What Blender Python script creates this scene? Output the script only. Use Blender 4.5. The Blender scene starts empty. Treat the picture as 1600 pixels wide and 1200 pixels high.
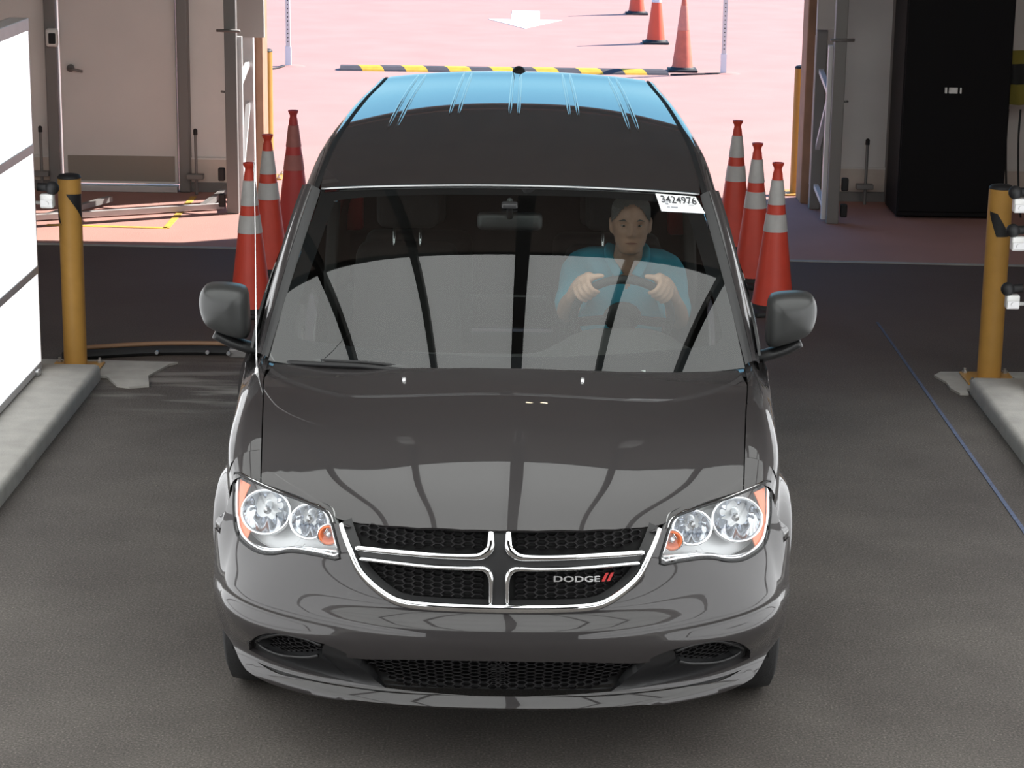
import bpy, bmesh, math, random
import numpy as np
from mathutils import Vector, Matrix
from mathutils.geometry import delaunay_2d_cdt
random.seed(7); np.random.seed(7)
SC = bpy.context.scene
COL = SC.collection
PI = math.pi

# ---------------------------------------------------------------- camera
cam_d = bpy.data.cameras.new('camera'); cam = bpy.data.objects.new('camera', cam_d); COL.objects.link(cam)
cam_d.sensor_width = 36.0; cam_d.lens = 3482.0/1600*36.0; cam_d.clip_end = 300
_p, _y, _r = math.radians(14.1), math.radians(-.433), math.radians(.762)
_F = Vector((math.sin(_y)*math.cos(_p), math.cos(_y)*math.cos(_p), -math.sin(_p)))
_R = Vector((math.cos(_y), -math.sin(_y), 0)); _U = _R.cross(_F)
_R2 = _R*math.cos(_r)+_U*math.sin(_r); _U2 = -_R*math.sin(_r)+_U*math.cos(_r)
cam.matrix_world = Matrix(((_R2.x, _U2.x, -_F.x, .080), (_R2.y, _U2.y, -_F.y, -6.406), (_R2.z, _U2.z, -_F.z, 2.92), (0, 0, 0, 1)))
SC.camera = cam

# ---------------------------------------------------------------- sky, sun, exposure
w = bpy.data.worlds.new('sky'); SC.world = w; w.use_nodes = True
nt = w.node_tree; nt.nodes.clear()
tc = nt.nodes.new('ShaderNodeTexCoord'); sx = nt.nodes.new('ShaderNodeSeparateXYZ'); rp = nt.nodes.new('ShaderNodeValToRGB')
bg = nt.nodes.new('ShaderNodeBackground'); ow = nt.nodes.new('ShaderNodeOutputWorld')
nt.links.new(tc.outputs['Generated'], sx.inputs[0]); nt.links.new(sx.outputs[2], rp.inputs[0])
el = rp.color_ramp.elements
el[0].position = 0.0; el[0].color = (.50, .85, 1.0, 1)
el[1].position = 1.0; el[1].color = (.07, .24, .70, 1)
e = el.new(.12); e.color = (.33, .76, 1.05, 1)
e = el.new(.35); e.color = (.13, .46, .95, 1)
nt.links.new(rp.outputs[0], bg.inputs[0]); bg.inputs[1].default_value = 1.45
nt.links.new(bg.outputs[0], ow.inputs[0])
sun_d = bpy.data.lights.new('sun', 'SUN'); sun_d.energy = 13.0; sun_d.angle = math.radians(.53); sun_d.color = (1, .95, .88)
sun = bpy.data.objects.new('sun', sun_d); COL.objects.link(sun)
SUN_EL = math.radians(37.5); SUN_DIR = Vector((.888*math.cos(SUN_EL), .460*math.cos(SUN_EL), math.sin(SUN_EL)))
sun.rotation_euler = SUN_DIR.to_track_quat('Z', 'Y').to_euler(); sun.location = (20, 30, 20)
SC.view_settings.view_transform = 'Standard'; SC.view_settings.look = 'None'
SC.view_settings.gamma = 1.0; SC.view_settings.use_curve_mapping = False
SC.view_settings.exposure = 0.0
CEIL_E = 2.05; SIDE_E = 2.0

# ---------------------------------------------------------------- materials
def mat(name, col, rough=.5, metal=0., var=0., vscale=6., bump=0., bscale=200., coat=0., coatr=.03, emit=None, estr=1., spec=.5, detail=4., flake=0.):
    m = bpy.data.materials.new(name); m.use_nodes = True; t = m.node_tree; b = t.nodes['Principled BSDF']
    b.inputs['Base Color'].default_value = (*col, 1); b.inputs['Roughness'].default_value = rough; b.inputs['Metallic'].default_value = metal
    b.inputs['Coat Weight'].default_value = coat; b.inputs['Coat Roughness'].default_value = coatr; b.inputs['Specular IOR Level'].default_value = spec
    if emit: b.inputs['Emission Color'].default_value = (*emit, 1); b.inputs['Emission Strength'].default_value = estr
    if var or bump or flake: gc = t.nodes.new('ShaderNodeTexCoord')
    if var:
        n = t.nodes.new('ShaderNodeTexNoise'); n.inputs['Scale'].default_value = vscale; n.inputs['Detail'].default_value = detail
        t.links.new(gc.outputs['Object'], n.inputs['Vector'])
        r = t.nodes.new('ShaderNodeMapRange'); r.inputs[1].default_value = .25; r.inputs[2].default_value = .75
        r.inputs[3].default_value = 1-var; r.inputs[4].default_value = 1+var
        t.links.new(n.outputs['Fac'], r.inputs[0])
        mx = t.nodes.new('ShaderNodeMix'); mx.data_type = 'RGBA'; mx.blend_type = 'MULTIPLY'; mx.inputs[0].default_value = 1
        mx.inputs[6].default_value = (*col, 1); t.links.new(r.outputs[0], mx.inputs[7]); t.links.new(mx.outputs[2], b.inputs['Base Color'])
    if bump:
        n2 = t.nodes.new('ShaderNodeTexNoise'); n2.inputs['Scale'].default_value = bscale; n2.inputs['Detail'].default_value = 3
        t.links.new(gc.outputs['Object'], n2.inputs['Vector'])
        bp = t.nodes.new('ShaderNodeBump'); bp.inputs['Strength'].default_value = bump; bp.inputs['Distance'].default_value = .01
        t.links.new(n2.outputs['Fac'], bp.inputs['Height']); t.links.new(bp.outputs[0], b.inputs['Normal'])
    return m
def glass(name, tint, mult):
    """thin pane: clear transmission plus mirror reflection by Schlick's law (both faces of the sheet)"""
    m = bpy.data.materials.new(name); m.use_nodes = True; t = m.node_tree; t.nodes.clear()
    o = t.nodes.new('ShaderNodeOutputMaterial'); mx = t.nodes.new('ShaderNodeMixShader'); tr = t.nodes.new('ShaderNodeBsdfTransparent'); gl = t.nodes.new('ShaderNodeBsdfGlossy')
    tr.inputs[0].default_value = (*tint, 1); gl.inputs['Roughness'].default_value = .0; gl.inputs[0].default_value = (1, 1, 1, 1)
    g = t.nodes.new('ShaderNodeNewGeometry'); d = t.nodes.new('ShaderNodeVectorMath'); d.operation = 'DOT_PRODUCT'
    t.links.new(g.outputs['Normal'], d.inputs[0]); t.links.new(g.outputs['Incoming'], d.inputs[1])
    def M(op, a, b=None):
        n = t.nodes.new('ShaderNodeMath'); n.operation = op
        for k, v in enumerate((a, b)):
            if v is None: continue
            if isinstance(v, (int, float)): n.inputs[k].default_value = v
            else: t.links.new(v, n.inputs[k])
        return n.outputs[0]
    a = M('ABSOLUTE', d.outputs['Value']); p = M('POWER', M('SUBTRACT', 1., a), 5.)
    f = M('MINIMUM', M('MULTIPLY', M('ADD', M('MULTIPLY', p, .957), .043), mult), 1.)
    t.links.new(f, mx.inputs[0]); t.links.new(tr.outputs[0], mx.inputs[1]); t.links.new(gl.outputs[0], mx.inputs[2]); t.links.new(mx.outputs[0], o.inputs[0])
    return m
PAINT = mat('grey_metallic_paint', (.029, .0262, .027), .5, .08, coat=1.0, coatr=.015, spec=.15)
BLACKP = mat('black_plastic', (.016, .016, .017), .42, bump=.08, bscale=400)
BLACKM = mat('matt_black', (.010, .010, .011), .6)
GAP = mat('gap_black', (.004, .004, .004), .8)
RUBBER = mat('tyre_rubber', (.018, .018, .019), .75, bump=.2, bscale=120)
CHROME = mat('chrome', (.86, .87, .88), .06, 1.)
SILVER = mat('lamp_silver', (.62, .64, .66), .22, .85)
ALLOY = mat('alloy_wheel', (.45, .46, .47), .3, .9)
AMBER = mat('amber_plastic', (.85, .20, .07), .25, spec=.6)
GLASSW = glass('windscreen_glass', (.80, .86, .84), 1.55)
GLASSD = glass('privacy_glass', (.16, .17, .17), 1.75)
GLASSL = glass('lamp_lens', (.93, .94, .95), 1.2)
BULB = mat('bulb_glass', (.75, .78, .80), .1, .3)
INTER = mat('cabin_plastic', (.020, .019, .019), .7, bump=.1, bscale=300)
MIRM = mat('mirror_housing_plastic', (.035, .036, .036), .33, bump=.05, bscale=400)
MESHM = mat('grille_black', (.011, .010, .011), .55, spec=.3)
LAMPIN = mat('lamp_housing', (.60, .61, .61), .35, .25)
REFLM = mat('lamp_reflector', (.52, .55, .60), .07, 1.)
SEATM = mat('seat_cloth', (.024, .023, .023), .9, bump=.2, bscale=300)
FRIT = mat('black_ceramic_band', (.008, .008, .009), .9, spec=.05)
WHITEPL = mat('white_plastic', (.80, .80, .78), .4)
PAPER = mat('sticker_paper', (.78, .80, .82), .5)
INK = mat('ink', (.03, .03, .035), .6)
INKGREY = mat('grey_ink', (.30, .31, .34), .6)
BADGEM = mat('badge_metal', (.75, .75, .76), .2, .7)
REDM = mat('red_enamel', (.48, .03, .03), .3)
SKIN = mat('skin', (.46, .27, .19), .5, var=.12, vscale=25)
HAIRM = mat('grey_hair', (.16, .15, .14), .8, bump=.6, bscale=300)
SHIRT = mat('teal_cotton', (.06, .34, .46), .85, bump=.15, bscale=500, var=.1, vscale=9)
TROUS = mat('dark_denim', (.03, .035, .05), .9)
EYEW = mat('shaded_eye_white', (.30, .28, .26), .4)  # eye white darkened: shade of the sockets put into the colour
EYED = mat('iris', (.03, .025, .02), .2)

# ---------------------------------------------------------------- helpers
WORLD = {}          # world location of every root that parents parts
def tag(o, label=None, cat=None, group=None, kind=None):
    if label: o['label'] = label
    if cat: o['category'] = cat
    if group: o['group'] = group
    if kind: o['kind'] = kind
    return o
def thing(name, label, cat, loc=(0, 0, 0), rz=0., group=None):
    o = bpy.data.objects.new(name, None); COL.objects.link(o); o.location = loc; o.rotation_euler = (0, 0, rz); o.empty_display_size = .1
    WORLD[o.name] = Vector(loc); return tag(o, label, cat, group)
def link(name, me, m=None, parent=None, world=False):
    """link a mesh; world=True: its coordinates are world coordinates although the parent is an Empty elsewhere"""
    o = bpy.data.objects.new(name, me); COL.objects.link(o)
    if m is not None:
        me.materials.clear()
        for mm in (m if isinstance(m, (list, tuple)) else [m]): me.materials.append(mm)
    if parent is not None:
        o.parent = parent
        if world and parent.type == 'EMPTY': o.location = -WORLD[parent.name]
    return o
def mesh_of(bm, name='m', smooth=None):
    me = bpy.data.meshes.new(name); bmesh.ops.recalc_face_normals(bm, faces=bm.faces) if smooth != 'keep' else None
    bm.to_mesh(me); bm.free()
    if smooth == 'keep' or smooth is True: me.polygons.foreach_set('use_smooth', [True]*len(me.polygons))
    elif smooth:
        me.polygons.foreach_set('use_smooth', [True]*len(me.polygons)); me.set_sharp_from_angle(angle=math.radians(smooth))
    return me
def obj(name, bm, m, parent=None, world=False, smooth=None):
    return link(name, mesh_of(bm, name, smooth), m, parent, world)
def box(bm, x0, x1, y0, y1, z0, z1, bev=0., seg=2):
    vs = [bm.verts.new((x, y, z)) for x in (x0, x1) for y in (y0, y1) for z in (z0, z1)]
    fs = [bm.faces.new([vs[i] for i in q]) for q in ((0, 1, 3, 2), (4, 6, 7, 5), (0, 4, 5, 1), (2, 3, 7, 6), (0, 2, 6, 4), (1, 5, 7, 3))]
    if bev:
        es = list({e for f in fs for e in f.edges}); bmesh.ops.bevel(bm, geom=es, offset=bev, segments=seg, affect='EDGES', profile=.5)
    return vs
def lathe(bm, prof, n=24, c=(0, 0, 0), axis='z', close=False):
    rings = []
    for r, h in prof:
        ring = []
        for k in range(n):
            a = 2*PI*k/n; u, v = r*math.cos(a), r*math.sin(a)
            p = {'z': (u, v, h), 'x': (h, u, v), 'y': (u, h, v)}[axis]
            ring.append(bm.verts.new((p[0]+c[0], p[1]+c[1], p[2]+c[2])))
        rings.append(ring)
    for a, b in zip(rings[:-1], rings[1:]):
        for k in range(n): bm.faces.new((a[k], a[(k+1) % n], b[(k+1) % n], b[k]))
    if not close:
        for ring in (rings[0], rings[-1]):
            if len(ring) > 2: bm.faces.new(ring)
    return rings
def frames(P):
    P = [Vector(p) for p in P]; T = []
    for i in range(len(P)):
        a, b = P[max(i-1, 0)], P[min(i+1, len(P)-1)]; T.append((b-a).normalized())
    return P, T
def tube(bm, P, r, n=10, up=(0, 0, 1), flat=1., cap=True, closed=False):
    """sweep along P; r scalar or list; flat squashes the second axis"""
    P, T = frames(P)
    if closed:
        T = [(P[(i+1) % len(P)]-P[i-1]).normalized() for i in range(len(P))]
    R = r if isinstance(r, (list, tuple)) else [r]*len(P); up = Vector(up); rings = []
    for p, t, q in zip(P, T, R):
        a = t.cross(up); a = a.normalized() if a.length > 1e-4 else t.orthogonal().normalized(); b = a.cross(t).normalized()
        rr = q if isinstance(q, (list, tuple)) else (q, q*flat)
        rings.append([bm.verts.new(p+a*(rr[0]*math.cos(2*PI*k/n))+b*(rr[1]*math.sin(2*PI*k/n))) for k in range(n)])
    pr = list(zip(rings[:-1], rings[1:])) + ([(rings[-1], rings[0])] if closed else [])
    for A, B in pr:
        for k in range(n): bm.faces.new((A[k], A[(k+1) % n], B[(k+1) % n], B[k]))
    if cap and not closed: bm.faces.new(rings[0]); bm.faces.new(rings[-1])
    return rings
def bar(bm, p, q, w, d, up=(0, 0, 1)):
    """square bar from p to q"""
    p, q = Vector(p), Vector(q); t = (q-p).normalized(); a = t.cross(Vector(up)); a = a.normalized() if a.length > 1e-4 else t.orthogonal().normalized(); b = a.cross(t)
    A = [bm.verts.new(p+a*(sx*w/2)+b*(sy*d/2)) for sx, sy in ((-1, -1), (1, -1), (1, 1), (-1, 1))]
    B = [bm.verts.new(q+a*(sx*w/2)+b*(sy*d/2)) for sx, sy in ((-1, -1), (1, -1), (1, 1), (-1, 1))]
    for k in range(4): bm.faces.new((A[k], A[(k+1) % 4], B[(k+1) % 4], B[k]))
    bm.faces.new(A); bm.faces.new(B)
def prism(bm, pts, h0, h1, axis='z', f=None):
    """extrude a 2-D outline between h0 and h1"""
    def P(a, b, h): return (a, b, h) if axis == 'z' else (a, h, b) if axis == 'y' else (h, a, b)
    A = [bm.verts.new(P(a, b, h0)) for a, b in pts]; B = [bm.verts.new(P(a, b, h1)) for a, b in pts]; n = len(pts)
    bm.faces.new(A); bm.faces.new(B)
    for k in range(n): bm.faces.new((A[k], A[(k+1) % n], B[(k+1) % n], B[k]))
def grid(fn, nu, nv, flip=False):
    """surface grid fn(u array, v array)->(N,3), u, v in 0..1"""
    U, V = np.meshgrid(np.linspace(0, 1, nu+1), np.linspace(0, 1, nv+1), indexing='ij'); X = fn(U.ravel(), V.ravel())
    f = []
    for i in range(nu):
        for j in range(nv):
            a = i*(nv+1)+j; q = (a, a+nv+1, a+nv+2, a+1); f.append(q[::-1] if flip else q)
    return X.tolist(), f
def pymesh(name, V, Fc, smooth=True):
    me = bpy.data.meshes.new(name); me.from_pydata([tuple(v) for v in V], [], Fc); me.update()
    if smooth: me.polygons.foreach_set('use_smooth', [True]*len(me.polygons))
    return me
def inpoly(x, y, poly):
    n = len(poly); r = np.zeros(len(x), bool); j = n-1
    for i in range(n):
        xi, yi = poly[i]; xj, yj = poly[j]
        c = ((yi > y) != (yj > y))
        with np.errstate(divide='ignore', invalid='ignore'): r ^= c & (x < (xj-xi)*(y-yi)/(yj-yi+1e-30)+xi)
        j = i
    return r
def resample(poly, d, closed=True):
    out = []; n = len(poly)
    for i in range(n if closed else n-1):
        a, b = np.array(poly[i]), np.array(poly[(i+1) % n]); k = max(1, int(math.ceil(np.linalg.norm(b-a)/d)))
        out += [tuple(a+(b-a)*t/k) for t in range(k)]
    if not closed: out.append(tuple(poly[-1]))
    return out
def smooth_path(pts, n=6, closed=False):
    """Catmull-Rom through 2-D or 3-D points"""
    P = [np.array(p, float) for p in pts]; out = []; m = len(P)
    for i in range(m if closed else m-1):
        if closed: a, b, c, d = P[i-1], P[i], P[(i+1) % m], P[(i+2) % m]
        else: a, b, c, d = P[max(i-1, 0)], P[i], P[i+1], P[min(i+2, m-1)]
        for k in range(n):
            t = k/n; out.append(.5*((2*b)+(-a+c)*t+(2*a-5*b+4*c-d)*t*t+(-a+3*b-3*c+d)*t**3))
    if not closed: out.append(P[-1])
    return [tuple(p) for p in out]
def panel(name, surf, outer, m, parent, holes=(), res=.02, flange=.015, off=0., world=True, bres=None):
    """sheet cut to an outline in the surface's own parameters, with exact surface normals and a turned-in edge"""
    loops = [resample(outer, bres or res)]+[resample(h, bres or res) for h in holes]
    a = np.array(loops[0]); lo, hi = a.min(0), a.max(0)
    gx, gy = np.meshgrid(np.arange(lo[0]+res/2, hi[0], res), np.arange(lo[1]+res/2, hi[1], res)); gx, gy = gx.ravel(), gy.ravel()
    keep = inpoly(gx, gy, loops[0])
    for h in loops[1:]: keep &= ~inpoly(gx, gy, h)
    gx, gy = gx[keep], gy[keep]
    bp = np.array([p for l in loops for p in l]); ok = np.ones(len(gx), bool)
    for i in range(0, len(gx), 2000):
        ok[i:i+2000] = (np.min((gx[i:i+2000, None]-bp[:, 0])**2+(gy[i:i+2000, None]-bp[:, 1])**2, axis=1) > (res*.55)**2)
    gx, gy = gx[ok], gy[ok]
    pts = [Vector(p) for p in bp]; ed = []; k = 0
    for l in loops:
        ed += [(k+i, k+(i+1) % len(l)) for i in range(len(l))]; k += len(l)
    pts += [Vector(p) for p in zip(gx, gy)]
    v2, e2, f2, ov, _, _ = delaunay_2d_cdt(pts, ed, [], 0, 1e-6)
    P2 = np.array([tuple(v) for v in v2]); c = np.array([P2[list(f)].mean(0) for f in f2])
    keep = inpoly(c[:, 0], c[:, 1], loops[0])
    for h in loops[1:]: keep &= ~inpoly(c[:, 0], c[:, 1], h)
    f2 = [tuple(f) for f, q in zip(f2, keep) if q]
    X = surf(P2[:, 0], P2[:, 1], off) if off else surf(P2[:, 0], P2[:, 1])
    e = 2e-4; du = surf(P2[:, 0]+e, P2[:, 1])-surf(P2[:, 0]-e, P2[:, 1]); dv = surf(P2[:, 0], P2[:, 1]+e)-surf(P2[:, 0], P2[:, 1]-e)
    N = np.cross(du, dv); N /= np.linalg.norm(N, axis=1)[:, None]+1e-12
    V = [tuple(x) for x in X]; Fc = list(f2); NL = [tuple(N[i]) for f in f2 for i in f]
    # face orientation: make windings agree with normals
    T3 = np.array([f[:3] for f in f2]); fn = np.cross(X[T3[:, 1]]-X[T3[:, 0]], X[T3[:, 2]]-X[T3[:, 0]])
    if np.sum(fn*N[T3[:, 0]]) < 0: Fc = [f[::-1] for f in Fc]; NL = [tuple(N[i]) for f in Fc for i in f]
    if flange:
        cnt = {}
        for f in Fc:
            for i in range(len(f)):
                a, b = f[i], f[(i+1) % len(f)]; cnt[(a, b)] = 1
        for (a, b) in list(cnt):
            if (b, a) in cnt: continue
            q = [V[a], V[b], tuple(np.array(V[b])-N[b]*flange), tuple(np.array(V[a])-N[a]*flange)]; k = len(V); V += q; Fc.append((k+1, k, k+3, k+2))
            n = np.cross(np.array(q[0])-np.array(q[1]), np.array(q[3])-np.array(q[1])); n = tuple(n/(np.linalg.norm(n)+1e-12)); NL += [n]*4
    me = pymesh(name, V, Fc); me.normals_split_custom_set(NL)
    return link(name, me, m, parent, world)
def mirror2(pts): return [(-a, b) for a, b in pts]
def copy_tree(o, parent=None):
    c = o.copy(); COL.objects.link(c)
    if parent is not None: c.parent = parent
    for ch in list(o.children): copy_tree(ch, c)
    return c
def text_mesh(body, size, extrude=.0005, bold=0.):
    cu = bpy.data.curves.new('txt', 'FONT'); cu.body = body; cu.size = size; cu.extrude = extrude; cu.align_x = 'CENTER'; cu.align_y = 'CENTER'; cu.offset = bold; cu.resolution_u = 4
    o = bpy.data.objects.new('txt', cu); COL.objects.link(o); dg = bpy.context.evaluated_depsgraph_get()
    me = bpy.data.meshes.new_from_object(o.evaluated_get(dg)); bpy.data.objects.remove(o); bpy.data.curves.remove(cu); return me
# ---------------------------------------------------------------- van body surfaces
def ncs_matrix(x):
    n = len(x); h = np.diff(x); A = np.eye(n); B = np.zeros((n, n))
    for i in range(1, n-1):
        A[i, i-1] = h[i-1]; A[i, i] = 2*(h[i-1]+h[i]); A[i, i+1] = h[i]
        B[i, i-1] = 6/h[i-1]; B[i, i] = -6/h[i-1]-6/h[i]; B[i, i+1] = 6/h[i]
    return np.linalg.solve(A, B)
def spl_eval(x, Y, M2, q):
    """natural cubic spline of Y[(n,...)] (M2 = second derivatives) at q (N,) -> (N,...)"""
    q = np.asarray(q, float); i = np.clip(np.searchsorted(x, q)-1, 0, len(x)-2)
    h = x[i+1]-x[i]; qc = np.clip(q, x[0], x[-1]); a = (x[i+1]-qc)/h; b = (qc-x[i])/h
    sh = (-1,)+(1,)*(Y.ndim-1); a = a.reshape(sh); b = b.reshape(sh); hh = (h*h/6).reshape(sh)
    return a*Y[i]+b*Y[i+1]+((a**3-a)*M2[i]+(b**3-b)*M2[i+1])*hh
class Spl:
    def __init__(self, x, y):
        self.x = np.array(x, float); self.y = np.array(y, float); self.m = ncs_matrix(self.x) @ self.y
    def __call__(self, q):
        q = np.asarray(q, float); r = spl_eval(self.x, self.y, self.m, q.ravel()); return r.reshape(q.shape+self.y.shape[1:])
class Bi:
    def __init__(self, xs, zs, T):          # T[z row][x column]
        self.xs = np.array(xs, float); self.zs = np.array(zs, float); self.T = np.array(T, float)
        self.mz = ncs_matrix(self.zs) @ self.T; self.MX = ncs_matrix(self.xs)
    def __call__(self, s, z):
        R = spl_eval(self.zs, self.T, self.mz, z)               # N x cols
        M = R @ self.MX.T; x = self.xs; i = np.clip(np.searchsorted(x, s)-1, 0, len(x)-2); k = np.arange(len(s))
        h = x[i+1]-x[i]; q = np.clip(s, x[0], x[-1]); a = (x[i+1]-q)/h; b = (q-x[i])/h
        return a*R[k, i]+b*R[k, i+1]+((a**3-a)*M[k, i]+(b**3-b)*M[k, i+1])*h*h/6
PLAN = np.array([(-.15,.004),(0,0),(.15,.004),(.30,.02),(.45,.058),(.58,.112),(.70,.19),(.79,.275),(.86,.37),(.905,.46),(.93,.55),(.943,.64),(.95,.74)])
_ch = np.concatenate([[0], np.cumsum(np.hypot(*np.diff(PLAN, axis=0).T))]); _ch -= _ch[1]
PS = Spl(_ch, PLAN)
def s_at(x): return np.interp(x, PLAN[1:, 0], _ch[1:])
def y_plan(x): return np.interp(np.abs(x), _fx, _fy)
_q = np.linspace(0, _ch[-1], 600); _fx, _fy = PS(_q).T
SEND = float(np.interp(.615, PLAN[1:, 1], _ch[1:]))
DC = [s_at(v) for v in (0, .30, .50, .70, .83, .915, .943)]
DROWS = [(.17, .16, .16, .16, .15, .13, .10, .07), (.225, .075, .075, .072, .066, .055, .045, .035), (.256, .040, .040, .036, .026, .014, .008, .010),
 (.276, .056, .056, .052, .042, .028, .016, .014), (.298, .074, .074, .070, .058, .044, .026, .018), (.325, .074, .074, .070, .056, .042, .026, .018),
 (.36, .05, .05, .046, .032, .022, .018, .016), (.40, .020, .020, .015, .002, -.004, .006, .012), (.445, .005, .004, .001, -.014, -.021, -.005, .012),
 (.468, .001, .001, -.002, -.014, -.021, -.007, .012), (.485, .0, .0, -.001, -.007, -.012, -.003, .013), (.502, .001, .001, .001, .0, -.004, .003, .014), (.518, .004, .004, .003, .001, -.003, .004, .014), (.535, .010, .010, .008, .006, .003, .006, .014),
 (.56, .027, .027, .022, .016, .014, .011, .013), (.60, .041, .041, .038, .033, .031, .019, .013), (.66, .046, .046, .050, .058, .057, .032, .014), (.74, .053, .054, .060, .086, .086, .050, .020),
 (.80, .065, .066, .074, .112, .112, .066, .026), (.85, .085, .087, .096, .145, .140, .079, .032), (.88, .100, .102, .128, .170, .164, .090, .038), (.95, .15, .15, .20, .26, .25, .14, .07)]
DB = Bi(DC, [r[0] for r in DROWS], [r[1:] for r in DROWS])
def Fs(s, z, off=0.):
    """front fascia: s = arc length from the centre line (signed), z = height, off = outward offset"""
    s = np.atleast_1d(np.asarray(s, float)); z = np.atleast_1d(np.asarray(z, float)); a = np.abs(s); sg = np.where(s < 0, -1., 1.)
    e = 1e-3; p = PS(a); t = (PS(a+e)-PS(a-e))/(2*e); t /= np.linalg.norm(t, axis=1)[:, None]
    d = DB(a, z)-off
    # flare beside the wheel arch
    fl = np.clip((a-(SEND-.16))/.16, 0, 1); fl = fl*fl*(3-2*fl)*.026*np.clip((z-.25)/.1, 0, 1)*np.clip((.80-z)/.12, 0, 1)
    d = d-fl
    nx, ny = t[:, 1], -t[:, 0]              # outward
    return np.stack([sg*(p[:, 0]-nx*d), p[:, 1]-ny*d, z], 1)
HY = Spl([.0, .06, .14, .28, .5, .8, 1.1, 1.5], [.7808, .8251, .8796, .9437, 1.0196, 1.0674, 1.0885, 1.0945])
def Hs(x, y, off=0.):
    """hood: height over (x, y)"""
    x = np.atleast_1d(np.asarray(x, float)); y = np.atleast_1d(np.asarray(y, float)); a = np.abs(x)
    fade = np.clip(1-(y-.1)/1.227, 0, 1)**1.5
    z = HY(y-1.898*y_plan(a)*fade)
    xc = np.interp(y, [.1, .3, 1.15, 1.4], [.56, .60, .80, .84])       # crease line
    k = .05; sm = k*np.log1p(np.exp(np.clip((a-xc)/k, -30, 30)))       # soft bend outside the crease
    z = z+.005-.1007*(a/.8)**2+.0513*(a/.8)**4-.0132*(a/.8)**6-.0301*sm
    return np.stack([x, y, z+off], 1)
XG = Spl([.30, .4758, .5684, .6827, .7987, .963, 1.156, 1.385, 1.5], [.768, .7798, .7885, .7989, .8102, .8273, .8479, .858, .862])
XS = Spl([.38, .47, .567, .66, .8, 1.0, 1.2, 1.46], [.850, .872, .892, .911, .926, .934, .944, .953])
XF = Spl([.40, .50, .567, .63, .72, .85, 1.0, 1.15, 1.28, 1.38, 1.46], [.885, .908, .928, .951, .969, .975, .976, .974, .968, .960, .957])
def arch(y, r): return .335+np.sqrt(np.clip(r*r-(y-.97)**2, 0, None))
def Gs(y, w, front, off=0.):
    """fender: y along the car, w 0..7 from the hood gap over the crown down to the wheel arch"""
    y = np.atleast_1d(np.asarray(y, float)); w = np.atleast_1d(np.asarray(w, float))
    xg, xs, xf = XG(y), XS(y), XF(y); zg = Hs(xg, y)[:, 2]
    if front: z7 = np.full_like(y, .655); z6 = z7+.03; z5 = z7+.06
    else:
        z7 = np.where(y < 1.352, arch(y, .385), .26); z6 = np.maximum(arch(y, .41), z7+.02); z5 = np.maximum(arch(y, .455), z7+.04)
    z4 = np.minimum(z5+.05, .84)
    X = np.stack([xg, xg+(xs-xg)*.42, xg+(xs-xg)*.80, xs-.003, xs+.001, xs+.006, xf-.006, xf], 0)
    Z = np.stack([zg, zg-.008, zg-.036, zg-.088, np.minimum(z4, zg-.13), z5, z6, z7], 0)
    k = np.arange(8.); M = ncs_matrix(k); i = np.clip(np.floor(w).astype(int), 0, 6); a = i+1-w; b = w-i; j = np.arange(len(y))
    out = []
    for Q in (X, Z):
        m = M @ Q
        out.append(a*Q[i, j]+b*Q[i+1, j]+((a**3-a)*m[i, j]+(b**3-b)*m[i+1, j])/6)
    return np.stack([out[0]+off, y, out[1]], 1)
def Ws(q, t, off=0.):
    """windscreen: q -1..1 across, t 0..1 from cowl to roof"""
    q = np.atleast_1d(np.asarray(q, float)); t = np.atleast_1d(np.asarray(t, float))
    def P(q, t):
        x = q*(.867+(.728-.867)*t); q2 = 1.161*q**2-.161*q**4; q3 = .98*q**2+.02*q**4
        y = (1.06+.34*q2)*(1-t)+(1.934+.086*q3)*t; z = (1.072-.0246*q2)*(1-t)+(1.60-.0366*q3)*t
        b = (.013-.0045*q*q)*4*t*(1-t); return np.stack([x, y-.52*b, z+.85*b], 1)
    p = P(q, t)
    if off:
        e = 1e-3; n = np.cross(P(q+e, t)-P(q-e, t), P(q, t+e)-P(q, t-e)); n /= np.linalg.norm(n, axis=1)[:, None]; p = p+n*off
    return p
RY = Spl([1.90, 2.1, 2.4, 2.8, 3.5, 4.2, 4.7, 4.98, 5.06], [1.594, 1.617, 1.643, 1.668, 1.696, 1.708, 1.709, 1.700, 1.684])
XD = Spl([1.9, 2.1, 2.7, 3.5, 4.3, 5.0], [.742, .738, .735, .712, .68, .645])
def Rs(x, y, off=0.):
    """roof skin with raised beads"""
    x = np.atleast_1d(np.asarray(x, float)); y = np.atleast_1d(np.asarray(y, float)); xd = XD(y)
    fr = .086*(np.abs(x)/.728)**2.2*np.clip(1-(y-1.93)/.8, 0, 1)
    z = RY(np.maximum(y-fr, 1.9))-.036*(np.abs(x)/xd)**2.4
    return np.stack([x, y, z+off], 1)
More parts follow.
